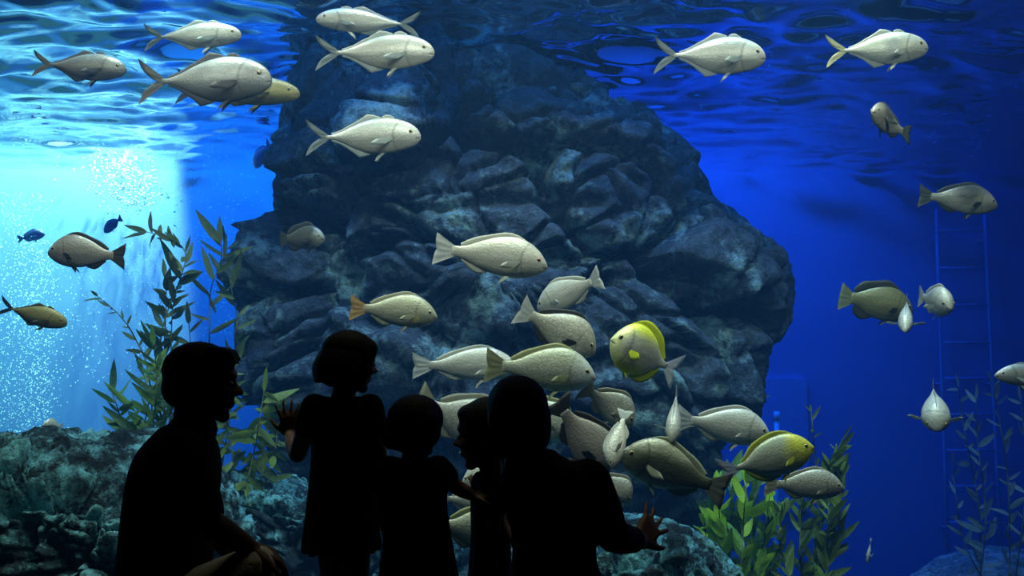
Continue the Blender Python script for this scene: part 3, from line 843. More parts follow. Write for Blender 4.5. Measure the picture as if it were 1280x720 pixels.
def kelp(label, stems, d, leaf_kind, mat, stem_mat, size_px, step_px, seed, extra=(), sr=0.006, name='kelp_plant', group='kelp plants', side=1.0, ang=(25, 70)):
    """stems: photo polylines from the base up; leaves alternate along them; extra: single leaves (base px, tip px)"""
    r = random.Random(seed)
    size_px *= 1.2; step_px *= 0.64
    b0 = P(stems[0][0][0], stems[0][0][1], d)
    root = empty(name, label, 'plant', group, loc=b0)
    inv = -b0
    def put(base, direction, length, nrm):
        me = r.choice(leaf_of(leaf_kind, mat))
        o = bpy.data.objects.new('leaf', me); COL.objects.link(o); o.parent = root
        ex = direction.normalized(); ey = nrm.cross(ex)
        if ey.length < 1e-3: ey = Vector((1, 0, 0)).cross(ex)
        ey.normalize(); ez = ex.cross(ey)
        o.rotation_euler = Matrix((ex, ey, ez)).transposed().to_euler()
        o.location = base + inv
        o.scale = (length, length * r.uniform(0.8, 1.25), length)
    for si, st in enumerate(stems):
        dd = d + r.uniform(-0.15, 0.15) * (si > 0)
        m = max(14, len(st) * 7)
        c = smooth_curve(st, m)
        pts = [P(x, y, dd + 0.05 * math.sin(i * 0.5 + si)) for i, (x, y) in enumerate(c)]
        rad = [sr * (1.15 - 0.75 * i / (m - 1)) for i in range(m)]
        v, f = tube_verts([p + inv for p in pts], rad, 6)
        link('stem', mesh('stem', v, f, stem_mat), root)
        seg = np.hypot(*np.diff(c, axis=0).T); acc = np.concatenate([[0], np.cumsum(seg)])
        s = step_px * 0.6; k = si
        while s < acc[-1]:
            i = min(int(np.searchsorted(acc, s)), m - 1)
            tdir = (pts[min(i + 1, m - 1)] - pts[max(i - 1, 0)]).normalized()
            sd = (1 if k % 2 else -1) * side
            a = math.radians(r.uniform(*ang)) * sd
            out = Matrix.Rotation(a, 3, 'Y') @ tdir
            out.y += r.uniform(-0.7, 0.7)
            ln = size_px * r.uniform(0.55, 1.3) / F_PX * d
            if r.random() < 0.15: ln *= 0.6
            put(pts[i], out, ln, Vector((r.uniform(-0.7, 0.7), -1, r.uniform(-0.2, 0.9))))
            s += step_px * r.uniform(0.5, 1.5); k += r.choice((1, 1, 1, 2))
        put(pts[-1], (pts[-1] - pts[-3]), size_px * 0.9 / F_PX * d, Vector((r.uniform(-0.4, 0.4), -1, 0.3)))
    for (bx, by, tx, ty) in extra:
        a = P(bx, by, d - 0.03); b = P(tx, ty, d + r.uniform(-0.08, 0.05))
        put(a, b - a, (b - a).length, Vector((r.uniform(-0.5, 0.5), -1, r.uniform(0, 0.6))))
    return root

M_lf_dark = leaf_mat('dark_kelp', (0.035, 0.06, 0.03), (0.13, 0.17, 0.05))
M_lf_green = leaf_mat('green_kelp', (0.03, 0.08, 0.03), (0.16, 0.30, 0.06))
M_lf_lime = leaf_mat('lime_kelp', (0.08, 0.20, 0.02), (0.38, 0.60, 0.04))
M_lf_olive = leaf_mat('olive_kelp', (0.03, 0.06, 0.02), (0.20, 0.28, 0.05))
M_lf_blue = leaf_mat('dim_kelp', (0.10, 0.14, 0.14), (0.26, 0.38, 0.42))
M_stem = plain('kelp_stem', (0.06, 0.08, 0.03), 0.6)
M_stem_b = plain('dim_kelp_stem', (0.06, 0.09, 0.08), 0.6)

kelp('tall dark kelp with a tip bent to the left, against the cyan glow',
     [[(204, 640), (196, 520), (198, 450), (206, 400), (224, 352), (232, 318), (216, 300), (184, 290)], [(204, 640), (205, 480), (206, 420), (208, 370), (206, 345)], [(204, 640), (212, 520), (214, 430), (216, 385), (222, 362)]],
     6.2, 'mid', M_lf_dark, M_stem, 26, 12, 3, extra=[(214, 302, 188, 286), (218, 310, 215, 288), (232, 330, 240, 302), (222, 345, 208, 300), (224, 345, 216, 324)])
kelp('tall dark kelp with a long slanting top blade, beside the left edge of the boulder',
     [[(268, 640), (266, 520), (262, 450), (262, 400), (264, 360), (276, 325), (276, 304)], [(268, 640), (290, 500), (294, 430), (296, 395), (290, 365), (282, 312)], [(268, 640), (246, 520), (240, 450), (236, 405)]],
     6.4, 'narrow', M_lf_dark, M_stem, 32, 20, 5, extra=[(276, 306, 246, 264), (282, 325, 280, 290), (278, 343, 260, 315), (290, 360, 294, 332), (294, 374, 266, 362), (270, 392, 258, 366)])
kelp('thin side frond of kelp with small leaves left of the tall bent kelp', [[(196, 600), (186, 470), (170, 425), (150, 395), (122, 370)]], 6.1, 'mid', M_lf_dark, M_stem, 15, 13, 8)
kelp('low green kelp with broad pointed blades over the craggy reef rock',
     [[(165, 620), (160, 560), (150, 520), (140, 490)], [(165, 620), (176, 550), (186, 500), (180, 470)], [(190, 620), (200, 560), (206, 510), (200, 470)], [(180, 620), (190, 540), (196, 480), (192, 430)]],
     5.6, 'narrow', M_lf_green, M_stem, 30, 8, 12, extra=[(170, 515, 128, 476), (175, 545, 126, 506), (172, 530, 132, 530), (186, 505, 200, 470), (200, 540, 214, 505)])
kelp('yellow-green hanging kelp between the crouching person and the standing girl',
     [[(296, 640), (292, 580), (284, 530), (278, 480), (284, 440)], [(300, 640), (312, 590), (322, 540), (330, 490)], [(320, 640), (336, 600), (344, 560), (350, 520)]],
     5.9, 'mid', M_lf_olive, M_stem, 30, 7, 15, extra=[(334, 500, 336, 540), (326, 520, 322, 558), (300, 560, 290, 590), (312, 565, 318, 600), (330, 560, 334, 590)], ang=(60, 150))
kelp('pair of lime kelp blades and dark fronds beside the lower right of the boulder',
     [[(915, 760), (908, 700), (900, 650), (896, 610)], [(925, 760), (928, 690), (930, 640), (934, 600)], [(940, 760), (952, 700), (958, 650), (962, 620)], [(905, 760), (892, 720), (884, 680), (880, 655)]],
     5.85, 'broad', M_lf_lime, M_stem, 30, 20, 21, extra=[(905, 672, 878, 632), (935, 645, 965, 622), (928, 650, 930, 606), (912, 690, 888, 650), (900, 690, 882, 650)], ang=(10, 40))
kelp('broad dark green kelp fronds at the foot of the boulder, behind the lime blades',
     [[(930, 780), (926, 700), (918, 640), (912, 600)], [(945, 780), (944, 700), (940, 640), (944, 590)], [(915, 780), (904, 720), (896, 680), (890, 640)], [(960, 780), (964, 720), (958, 680), (962, 650)]],
     6.1, 'mid', M_lf_green, M_stem, 34, 8, 23, ang=(10, 45))
kelp('bushy green kelp under the small grey snapper',
     [[(1005, 760), (1000, 690), (1002, 640), (1004, 612)], [(1010, 760), (1020, 690), (1026, 640), (1030, 600)], [(1015, 760), (1042, 690), (1050, 640), (1052, 590)], [(1000, 760), (980, 700), (974, 660), (978, 630)], [(1015, 760), (1032, 690), (1036, 630), (1038, 580), (1050, 560)]],
     6.0, 'mid', M_lf_olive, M_stem, 25, 7, 27, ang=(8, 50), extra=[(1000, 640, 1002, 612), (1012, 640, 1018, 615)])
kelp('sparse kelp stalk with thin dark twigs above the yellow-headed fish', [[(1020, 760), (1022, 640), (1018, 560), (1014, 515)], [(1020, 700), (1034, 610), (1044, 570), (1054, 548)]], 6.3, 'narrow', M_lf_dark, M_stem, 18, 22, 31)
kelp('thin dark kelp twig in front of the wall panel beside the boulder', [[(950, 700), (946, 600), (940, 520), (944, 490), (938, 474)]], 6.9, 'narrow', M_lf_dark, M_stem, 20, 20, 33)
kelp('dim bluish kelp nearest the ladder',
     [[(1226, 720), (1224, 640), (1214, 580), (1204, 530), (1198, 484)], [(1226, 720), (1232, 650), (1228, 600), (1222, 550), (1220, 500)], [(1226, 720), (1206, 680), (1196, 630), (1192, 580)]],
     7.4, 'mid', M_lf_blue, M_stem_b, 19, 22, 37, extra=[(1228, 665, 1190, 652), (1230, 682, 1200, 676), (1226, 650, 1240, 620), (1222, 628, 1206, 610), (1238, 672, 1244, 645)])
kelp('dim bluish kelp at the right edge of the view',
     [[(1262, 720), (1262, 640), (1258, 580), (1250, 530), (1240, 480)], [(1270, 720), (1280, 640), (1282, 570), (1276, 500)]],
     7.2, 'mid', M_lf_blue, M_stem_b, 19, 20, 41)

# ------------------------------------------------------------------ bubbles of the falling water
def bubble_mesh(name, pts, rads, mat):
    v0, f0 = ico(1.0, (0, 0, 0), 4)
    v0 = np.array(v0); n0 = len(v0)
    V = (np.array(pts)[:, None, :] + v0[None] * np.array(rads)[:, None, None]).reshape(-1, 3)
    F = []
    for i in range(len(pts)):
        F += [tuple(k + i * n0 for k in q) for q in f0]
    return link(name, mesh(name, V, F, mat))
m, nt, out = new_mat('air_bubble'); n = N(nt)
d_ = n('ShaderNodeBsdfDiffuse', {'Color': (0.92, 0.95, 0.97, 1)}); gl = n('ShaderNodeBsdfTranslucent', {'Color': (0.92, 0.95, 0.97, 1)})
mx = n('ShaderNodeMixShader', {0: 0.5, 1: d_.outputs[0], 2: gl.outputs[0]})
n.link(mx.outputs[0], out.inputs[0]); M_bub = m
g = np.random.default_rng(5)
pts = []; rads = []
for cx, y0, y1, sx, num, rr in ((20, 240, 560, 24, 1500, 0.006), (50, 300, 560, 14, 800, 0.006), (185, 300, 470, 16, 400, 0.005), (110, 330, 480, 20, 250, 0.005), (255, 170, 420, 45, 600, 0.005)):
    for _ in range(num):
        d_ = g.uniform(10.3, 11.6)
        pts.append(tuple(P(g.normal(cx, sx), g.uniform(y0, y1), d_))); rads.append(rr * g.uniform(0.5, 1.6))
tag(bubble_mesh('bubble_curtain', pts, rads, M_bub), 'curtain of fine bubbles under the falling water on the left', 'bubbles', None, 'stuff')
pts = []; rads = []
for _ in range(900):
    t = g.uniform(0, 1)
    pts.append(tuple(P(g.normal(130 + 48 * t, 18), g.normal(190 + 64 * t, 11), g.uniform(11.2, 11.7)))); rads.append(0.011 * g.uniform(0.4, 1.7))
tag(bubble_mesh('bubble_burst', pts, rads, M_bub), 'white sparkling burst of bubbles in the cyan glow', 'bubbles', None, 'stuff')

# ------------------------------------------------------------------ ladder, hatch panel and pipe on the back wall
M_ladder = plain('blue_painted_steel', (0.24, 0.34, 0.62), 0.5)
M_panel = plain('wall_panel_blue', (0.24, 0.36, 0.64), 0.7)
lad = empty('ladder', 'faint blue ladder on the back wall behind the right-hand fish', 'ladder', None, P(1180, 700, 11.8))
o0 = Vector(lad.location)
def rung_x(y): return 1170 + (y - 265) / 435 * 15, 1230 + (y - 265) / 435 * 22
for k in (0, 1):
    v, f = tube_verts([P(rung_x(y)[k], y, 11.8) - o0 for y in (262, 350, 450, 560, 740)], 0.022, 8)
    link('rail', mesh('rail', v, f, M_ladder), lad)
for y in (288, 335, 381, 428, 473, 518, 563, 608, 653, 698):
    a, b = rung_x(y)
    v, f = tube_verts([P(a, y, 11.8) - o0, P(b, y, 11.8) - o0], 0.016, 6)
    link('rung', mesh('rung', v, f, M_ladder), lad)
for y in (300, 480, 660):
    for k in (0, 1):
        p = P(rung_x(y)[k], y, 11.8)
        v, f = tube_verts([p - o0, Vector((p.x, BACK_Y - 0.001, p.z)) - o0], 0.014, 6)
        link('bracket', mesh('bracket', v, f, M_ladder), lad)
a = P(948, 473, 11.95); b = P(1012, 640, 11.95)
pan = struct(box('trim_1', a.x, b.x, BACK_Y - 0.06, BACK_Y - 0.001, b.z, a.z, M_panel))
v, f = tube_verts([P(971, 518, 11.6), P(971, 600, 11.6), P(972, 760, 11.6), P(973, 790, 11.6)], 0.035, 12)
pipe = empty('pipe', 'pale vertical pipe in front of the wall panel', 'pipe', None, P(973, 790, 11.6))
o0 = Vector(pipe.location)
link('tube', mesh('tube', [p - o0 for p in v], f, plain('pale_pvc', (0.7, 0.85, 0.9), 0.4)), pipe)
c = P(971, 520, 11.6) - o0
v, f = tube_verts([c + Vector((0, 0, 0.06)), c - Vector((0, 0, 0.06))], 0.042, 12)
link('cap', mesh('cap', v, f, plain('pale_pvc_cap', (0.7, 0.85, 0.92), 0.4)), pipe)

# ------------------------------------------------------------------ people
M_skin = plain('skin', (0.13, 0.08, 0.058), 0.55, 0.0, 30, 0.3)
M_hair = plain('black_hair', (0.007, 0.006, 0.0055), 0.65, 0.25, 120, 0.15)
M_shirt = plain('black_cotton', (0.008, 0.008, 0.009), 0.9, 0.3, 220, 0.1)
M_dress = plain('dark_dress_cotton', (0.009, 0.007, 0.010), 0.9, 0.3, 220, 0.1)
M_trouser = plain('pale_grey_trousers', (0.55, 0.54, 0.47), 0.9, 0.3, 150, 0.1)
M_navy = plain('dark_trousers', (0.016, 0.017, 0.022), 0.9, 0.3, 150, 0.1)
M_shoe = plain('dark_shoe_leather', (0.02, 0.018, 0.016), 0.5)
M_eyeball = plain('eye_white', (0.5, 0.48, 0.45), 0.2, spec=0.6)
M_iris = plain('dark_iris', (0.015, 0.01, 0.008), 0.2, spec=0.6)

class Fig:
    """overlapping closed shapes that are fused into one continuous skin"""
    def __init__(s): s.mb = MB()
    def ball(s, c, r, sc=(1, 1, 1), R=None, n=10):
        v, f = ico(r, (0, 0, 0), n, *sc)
        c = Vector(c)
        s.mb.add([(c + (R @ Vector(p) if R else Vector(p))) for p in v], f)
    def tube(s, pts, radii, n=14):
        pts = [Vector(p) for p in pts]
        k = len(pts)
        if k > 2:
            m = (k - 1) * 5 + 1
            c = smooth_curve([(p.x, p.y, p.z, r) for p, r in zip(pts, radii)], m)
            P_ = [Vector(q[:3]) for q in c]; R_ = [max(0.001, q[3]) for q in c]
        else: P_, R_ = pts, list(radii)
        v, f = tube_verts(P_, R_, n); s.mb.add(v, f)
        s.ball(P_[0], R_[0] * 0.995, n=6); s.ball(P_[-1], R_[-1] * 0.995, n=6)
    def loft(s, rings, side=(1, 0, 0), fwd=(0, 1, 0), n=32, m=6, sq=1.0):
        """rings: (centre, half width along side, half depth along fwd)"""
        A = smooth_curve([(c[0], c[1], c[2], a, b) for c, a, b in rings], (len(rings) - 1) * m + 1)
        side = Vector(side).normalized(); fwd = Vector(fwd).normalized()
        V = []; F = []
        for q in A:
            c = Vector(q[:3])
            for k in range(n):
                t = 2 * PI * k / n
                x = math.copysign(abs(math.cos(t)) ** sq, math.cos(t)); y = math.copysign(abs(math.sin(t)) ** sq, math.sin(t))
                V.append(c + side * (max(q[3], .002) * x) + fwd * (max(q[4], .002) * y))
        for i in range(len(A) - 1):
            for k in range(n):
                F.append((i * n + k, i * n + (k + 1) % n, (i + 1) * n + (k + 1) % n, (i + 1) * n + k))
        F.append(tuple(reversed(range(n)))); F.append(tuple((len(A) - 1) * n + k for k in range(n)))
        s.mb.add(V, F)
    def build(s, name, mat, parent, voxel=0.006, it=4):
        me = mesh(name, s.mb.v, s.mb.f, mat)
        t = bpy.data.objects.new('tmp', me); COL.objects.link(t)
        r = t.modifiers.new('r', 'REMESH'); r.mode = 'VOXEL'; r.voxel_size = voxel; r.use_smooth_shade = True
        q = t.modifiers.new('s', 'SMOOTH'); q.factor = 0.5; q.iterations = it
        dg = bpy.context.evaluated_depsgraph_get(); dg.update()
        out = bpy.data.meshes.new_from_object(t.evaluated_get(dg))
        out.name = name
        out.materials.clear(); out.materials.append(mat)
        out.polygons.foreach_set('use_smooth', np.ones(len(out.polygons), dtype=bool))
        bpy.data.objects.remove(t); bpy.data.meshes.remove(me)
        return link(name, out, parent)

def axes(fwd, up=(0, 0, 1)):
    f = Vector(fwd).normalized(); u = Vector(up)
    l = u.cross(f).normalized(); u = f.cross(l).normalized()
    return Matrix((f, l, u)).transposed()

def head(fig, c, h, R, child=False):
    """c: centre of the head, h: its height, R: columns forward, left, up"""
    c = Vector(c)
    def at(x, y, z): return c + R @ Vector((x * h, y * h, z * h))
    fig.ball(at(-.06, 0, .12), h, (.43, .345, .37), R)
    fig.ball(at(.13, 0, -.10), h, (.27, .27, .36), R)
    fig.ball(at(.03, 0, -.18), h, (.30, .28, .24), R)
    fig.ball(at(.27, 0, -.41), h * .095, (1, 1.2, .9), R)                    # chin
    fig.ball(at(.30, 0, .12), h, (.12, .22, .10), R)                         # brow
    fig.tube([at(.36, 0, .06), at(.415, 0, -.03), at(.47, 0, -.10)], [.032 * h, .038 * h, .05 * h])
    for y in (-1, 1):
        fig.ball(at(.42, y * .05, -.115), h * .04, R=R)                      # nostrils
        fig.ball(at(.27, y * .17, -.10), h * .12, (.9, .8, .9), R)           # cheeks
        fig.ball(at(-.03, y * .345, -.02), h, (.075, .035, .115), R)         # ears
    fig.ball(at(.375, 0, -.225), h, (.045, .10, .022), R)                    # lips
    fig.ball(at(.365, 0, -.275), h, (.045, .09, .026), R)

def eyes(c, h, R, parent):
    c = Vector(c)
    for y in (-1, 1):
        p = c + R @ Vector((.345 * h, y * .135 * h, .005 * h))
        v, f = ico(.052 * h, p, 6)
        e = link('eye', mesh('eye', v, f, M_eyeball), parent)
        v, f = ico(.026 * h, p + R @ Vector((.034 * h, 0, 0)), 5)
        link('iris', mesh('iris', v, f, M_iris), e)

def hand(fig, wrist, fdir, palm_n, hl, thumb, curl=(0.15, 0.2, 0.2), spread=0.16, wr=None):
    """wrist point, direction of the fingers, palm normal, hand length, thumb: +1/-1 side"""
    f = Vector(fdir).normalized(); n_ = Vector(palm_n); n_ = (n_ - f * n_.dot(f)).normalized()
    s = f.cross(n_).normalized() * thumb                      # towards the thumb
    w = Vector(wrist)
    def at(a, b, c_=0.0): return w + f * (a * hl) + s * (b * hl) + n_ * (c_ * hl)
    for b in (-.15, -.05, .05, .15):
        fig.tube([at(.02, b * .6), at(.25, b * 1.0), at(.48, b * 1.15)], [.085 * hl, .085 * hl, .075 * hl], 10)
    for b, ln, k in ((.19, .43, 0), (.065, .48, 1), (-.06, .45, 2), (-.18, .35, 3)):
        a0 = (b / .19) * spread
        d = (f * math.cos(a0) + s * math.sin(a0)).normalized()
        p = at(.47, b); pts = [p]; ang = 0
        for seg, cu in zip((.45, .30, .25), curl):
            ang += cu
            p = p + (d * math.cos(ang) + n_ * math.sin(ang)) * (ln * seg * hl)
            pts.append(p)
        r = .052 * hl
        fig.tube(pts, [r * 1.1, r, r * .92, r * .75], 8)
    d = (f * .62 + s * .78).normalized()
    p0 = at(.10, .13); p1 = p0 + d * (.24 * hl); p2 = p1 + (d * .9 + f * .35 + n_ * .25).normalized() * (.18 * hl); p3 = p2 + (d * .7 + f * .6 + n_ * .3).normalized() * (.13 * hl)
    fig.tube([p0, p1, p2, p3], [.085 * hl, .07 * hl, .058 * hl, .045 * hl], 8)

def px(n_, d): return n_ / F_PX * d
def root_of(label, x, y): return empty('person', label, 'person', 'visitors at the window', (x, y, 0))
def settle(root):
    """children were built in world coordinates: keep them there under the root"""
    for ch in [o for o in COL.objects if o.parent == root]:
        ch.data.transform(Matrix.Translation(-Vector(root.location)))
        for g_ in [o for o in COL.objects if o.parent == ch]:
            g_.data.transform(Matrix.Translation(-Vector(root.location)))

# ---- person crouching on the left, in profile, hand on the knee
d = 2.45
r_ = root_of('crouching short-haired person in pale trousers, in profile, one hand on the knee', P(215, 700, d).x, d)
R = axes((1.0, 0.16, -0.05))
hc = P(254, 479, d); hh = px(97, d)
b = Fig(); head(b, hc, hh, R)
b.tube([P(243, 505, d), P(239, 535, d), P(232, 560, d)], [.052, .054, .065])
b.loft([(P(228, 548, d), .045, .09), (P(224, 566, d), .085, .16), (P(220, 600, d), .100, .17), (P(213, 650, d), .105, .15), (P(208, 700, d), .105, .145), (P(205, 750, d), .11, .155), (P(204, 785, d), .09, .14)])
sh = P(228, 572, d - .15); el = P(250, 648, d - .18); wr = P(312, 684, d - .06)
b.tube([sh, (sh + el) / 2, el], [.052, .046, .038]); b.tube([el, (el * .55 + wr * .45), wr], [.038, .036, .024])
hand(b, wr, P(345, 697, d - .02) - P(312, 684, d - .06), (-0.25, 0.15, -1), .165, -1, (0.35, 0.5, 0.35), .10)
sh2 = P(232, 572, d + .15); el2 = P(258, 650, d + .17); wr2 = P(300, 700, d + .13)
b.tube([sh2, (sh2 + el2) / 2, el2], [.052, .046, .038]); b.tube([el2, (el2 + wr2) / 2, wr2], [.038, .036, .024])
hand(b, wr2, Vector((1, 0, -.35)), (-0.2, 0, -1), .165, 1, (0.3, 0.5, 0.3), .08)
hip1 = P(215, 775, d - .09); kn1 = P(318, 712, d - .05); an1 = Vector((kn1.x - .06, kn1.y, 0.085))
hip2 = P(215, 775, d + .09); kn2 = P(285, 850, d + .10); an2 = Vector((hip2.x - .16, kn2.y, 0.09))
kn2.z = 0.075
for h_, k_, a_ in ((hip1, kn1, an1), (hip2, kn2, an2)):
    b.tube([h_, (h_ + k_) / 2, k_], [.085, .072, .052]); b.tube([k_, (k_ * .65 + a_ * .35), a_], [.052, .050, .033])
b.tube([an1, Vector((an1.x + .05, an1.y, .04)), Vector((an1.x + .15, an1.y, .03))], [.034, .034, .024])
b.tube([an2, Vector((an2.x - .02, an2.y, .05)), Vector((an2.x + .02, an2.y, .03))], [.034, .034, .026])
body = b.build('body', M_skin, r_); eyes(hc, hh, R, r_)
hr = Fig()
def hat(x, y, z): return hc + R @ Vector((x * hh, y * hh, z * hh))
hr.ball(hat(-.07, 0, .16), hh, (.455, .385, .375), R)
hr.ball(hat(-.22, 0, -.06), hh, (.29, .33, .29), R)
hr.ball(hat(.18, 0, .34), hh, (.24, .26, .13), R)
for k in range(7):
    y = (k - 3) * .075
    hr.tube([hat(.10, y, .42), hat(.30, y * 1.1, .40), hat(.405, y * 1.1, .30 - .02 * (k % 3))], [.06 * hh, .055 * hh, .02 * hh])
for y in (-1, 1): hr.ball(hat(-.02, y * .33, .10), hh, (.13, .05, .16), R)
hr.build('hair', M_hair, r_, .006, 3)
s = Fig()
s.loft([(P(231, 532, d), .060, .075), (P(227, 549, d), .085, .12), (P(223, 566, d), .098, .178), (P(219, 600, d), .113, .188), (P(212, 650, d), .116, .170), (P(207, 700, d), .118, .165), (P(204, 755, d), .122, .170), (P(203, 790, d), .118, .165)])
s.tube([P(244, 538, d), P(237, 543, d)], [.062, .066])
for a_, e_ in ((sh, el), (sh2, el2)):
    s.tube([a_ + (e_ - a_) * -.06, a_ + (e_ - a_) * .45, a_ + (e_ - a_) * .88], [.066, .064, .060])
s.build('shirt', M_shirt, r_, .007, 3)
t = Fig()
for h_, k_, a_ in ((hip1, kn1, an1), (hip2, kn2, an2)):
    t.tube([h_, (h_ + k_) / 2, k_], [.100, .086, .066]); t.tube([k_, (k_ * .6 + a_ * .4), a_ * .93 + k_ * .07], [.066, .062, .050])
t.loft([(P(206, 745, d), .112, .150), (P(208, 775, d), .118, .165), (P(212, 800, d), .10, .15)])
t.build('trousers', M_trouser, r_, .007, 3)
for k, (a_, w_) in enumerate(((an1, 1), (an2, -1))):
    q = Fig(); q.tube([Vector((a_.x - .03, a_.y, .045)), Vector((a_.x + .07, a_.y, .040)), Vector((a_.x + .17, a_.y, .032))] if w_ > 0 else
                      [Vector((a_.x + .01, a_.y, .075)), Vector((a_.x - .02, a_.y, .05)), Vector((a_.x + .0, a_.y, .028))], [.042, .042, .028])
    q.build('shoe', M_shoe, r_, .007, 2)
settle(r_)

# ---- tall girl standing, bob hair, palm on the pane
d = 2.66
r_ = root_of('standing girl with bobbed hair in a short flared dress, one palm raised to the glass', P(430, 700, d).x, d)
R = axes((0.86, 0.50, -0.12))
hc = P(438, 453, d); hh = px(74, d)
b = Fig(); head(b, hc, hh, R)
b.tube([P(432, 478, d), P(429, 494, d), P(428, 510, d)], [.036, .037, .046])
b.loft([(P(428, 498, d), .055, .045), (P(427, 508, d), .082, .062), (P(428, 530, d), .086, .072), (P(428, 560, d), .080, .075), (P(428, 590, d), .085, .078), (P(428, 620, d), .100, .085), (P(428, 650, d), .092, .08)])
sh = P(392, 512, d); el = P(372, 568, d + .12); wr = P(362, 544, d + .245)
b.tube([sh, (sh + el) / 2, el], [.036, .032, .027]); b.tube([el, (el + wr) / 2, wr], [.027, .026, .019])
hand(b, wr, (-0.10, 0.03, 1), (0, 1, 0), .125, 1, (0.05, 0.08, 0.08), .36)
sh2 = P(463, 512, d); el2 = P(473, 566, d - .01); wr2 = P(478, 612, d + .02)
b.tube([sh2, (sh2 + el2) / 2, el2], [.036, .031, .026]); b.tube([el2, (el2 + wr2) / 2, wr2], [.026, .025, .018])
hand(b, wr2, (0.05, 0.15, -1), (-.6, .8, 0), .11, 1, (0.35, 0.4, 0.4), .06)
for sx, x0_, x1_ in ((-1, 418, 424), (1, 441, 446)):
    hp = P(x0_, 640, d); kn = P(x0_ + 2, 742, d + .01); an = P(x1_ - 2, 845, d); an.z = .065
    b.tube([hp, (hp + kn) / 2, kn], [.062, .052, .040]); b.tube([kn, kn * .65 + an * .35, an], [.040, .040, .025])
    b.tube([an, an + Vector((.03, .03, -.04)), an + Vector((.08, .07, -.048))], [.026, .026, .017])
    q = Fig(); q.tube([Vector((an.x - .02, an.y - .015, .030)), Vector((an.x + .03, an.y + .03, .030)), Vector((an.x + .09, an.y + .08, .024))], [.032, .034, .022]); q.build('shoe', M_shoe, r_, .006, 2)
b.build('body', M_skin, r_, .0055); eyes(hc, hh, R, r_)
hr = Fig()
hr.ball(hat(-.05, 0, .15), hh, (.475, .43, .40), R)
hr.ball(hat(-.20, 0, -.12), hh, (.40, .43, .33), R)
hr.ball(hat(.17, 0, .26), hh, (.27, .35, .20), R)
for k in range(13):
    a_ = math.radians(95 + k * 14.2)
    x, y = math.cos(a_), math.sin(a_)
    hr.tube([hat(x * .40 - .06, y * .38, .10), hat(x * .47 - .06, y * .44, -.15), hat(x * .46 - .06, y * .43, -.36)], [.09 * hh, .10 * hh, .05 * hh])
hr.build('hair', M_hair, r_, .006, 3)
s = Fig()
s.loft([(P(428, 496, d), .060, .052), (P(428, 507, d), .092, .070), (P(428, 530, d), .096, .082), (P(427, 562, d), .090, .086), (P(427, 590, d), .093, .092), (P(427, 635, d), .104, .104), (P(427, 684, d), .114, .118)], sq=.95)
for sx, (a_, e_) in ((-1, (sh, el)), (1, (sh2, el2))):
    s.tube([a_ - (e_ - a_) * .05, a_ + (e_ - a_) * .38], [.043, .041])
for k in range(14):      # soft folds down to the hem
    a_ = 2 * PI * k / 14
    c0 = P(427, 610, d); c1 = P(427, 683, d)
    s.tube([c0 + Vector((.088 * math.cos(a_), .086 * math.sin(a_), 0)), c1 + Vector((.108 * math.cos(a_), .112 * math.sin(a_), 0))], [.010, .014])
s.build('dress', M_dress, r_, .006, 3)
settle(r_)

# ---- small girl
d = 2.53
r_ = root_of('small puffy-haired girl in a dark dress, one arm held out to the side', P(520, 700, d).x, d)
R = axes((0.62, 0.78, -0.05))
hc = P(521, 533, d); hh = px(74, d)
b = Fig(); head(b, hc, hh, R)
b.tube([P(518, 558, d), P(517, 574, d), P(516, 590, d)], [.034, .035, .044])
b.loft([(P(517, 576, d), .050, .042), (P(517, 586, d), .076, .058), (P(518, 610, d), .080, .068), (P(519, 640, d), .078, .072), (P(521, 670, d), .084, .076), (P(523, 700, d), .092, .080), (P(524, 730, d), .085, .075)])
sh = P(548, 588, d); el = P(569, 608, d + .06); wr = P(589, 619, d + .07)
b.tube([sh, (sh + el) / 2, el], [.034, .029, .023]); b.tube([el, (el + wr) / 2, wr], [.023, .022, .017])
hand(b, wr, (1, .25, -.05), (0, .3, -1), .10, -1, (0.3, 0.4, 0.4), .10)
sh2 = P(487, 590, d); el2 = P(480, 634, d); wr2 = P(479, 612, d + .09)
el2 = P(481, 640, d - .01); wr2 = P(487, 676, d + .06)
b.tube([sh2, (sh2 + el2) / 2, el2], [.034, .029, .024]); b.tube([el2, (el2 + wr2) / 2, wr2], [.024, .022, .017])
hand(b, wr2, (0.1, .2, -1), (1, .2, 0), .10, 1, (0.3, 0.4, 0.4), .06)
for sx, x0_ in ((-1, 511), (1, 536)):
    hp = P(x0_, 720, d); kn = P(x0_ + 1, 790, d + .01); an = P(x0_ + 1, 860, d); an.z = .06
    b.tube([hp, (hp + kn) / 2, kn], [.055, .047, .036]); b.tube([kn, kn * .65 + an * .35, an], [.036, .035, .023])
    b.tube([an, an + Vector((.02, .03, -.036)), an + Vector((.05, .08, -.043))], [.024, .024, .016])
    q = Fig(); q.tube([Vector((an.x - .012, an.y - .02, .028)), Vector((an.x + .02, an.y + .03, .028)), Vector((an.x + .055, an.y + .09, .022))], [.030, .031, .020]); q.build('shoe', M_shoe, r_, .006, 2)
b.build('body', M_skin, r_, .0055); eyes(hc, hh, R, r_)
hr = Fig()
hr.ball(hat(-.04, 0, .13), hh, (.50, .46, .41), R)
hr.ball(hat(-.18, 0, -.08), hh, (.40, .45, .36), R)
for y in (-1, 1): hr.ball(hat(-.08, y * .40, -.02), hh, (.22, .13, .30), R)
for k in range(11):
    a_ = math.radians(100 + k * 16)
    x, y = math.cos(a_), math.sin(a_)
    hr.tube([hat(x * .42 - .05, y * .42, .05), hat(x * .46 - .05, y * .46, -.20), hat(x * .42 - .05, y * .42, -.36)], [.09 * hh, .09 * hh, .035 * hh])
hr.build('hair', M_hair, r_, .006, 3)
s = Fig()
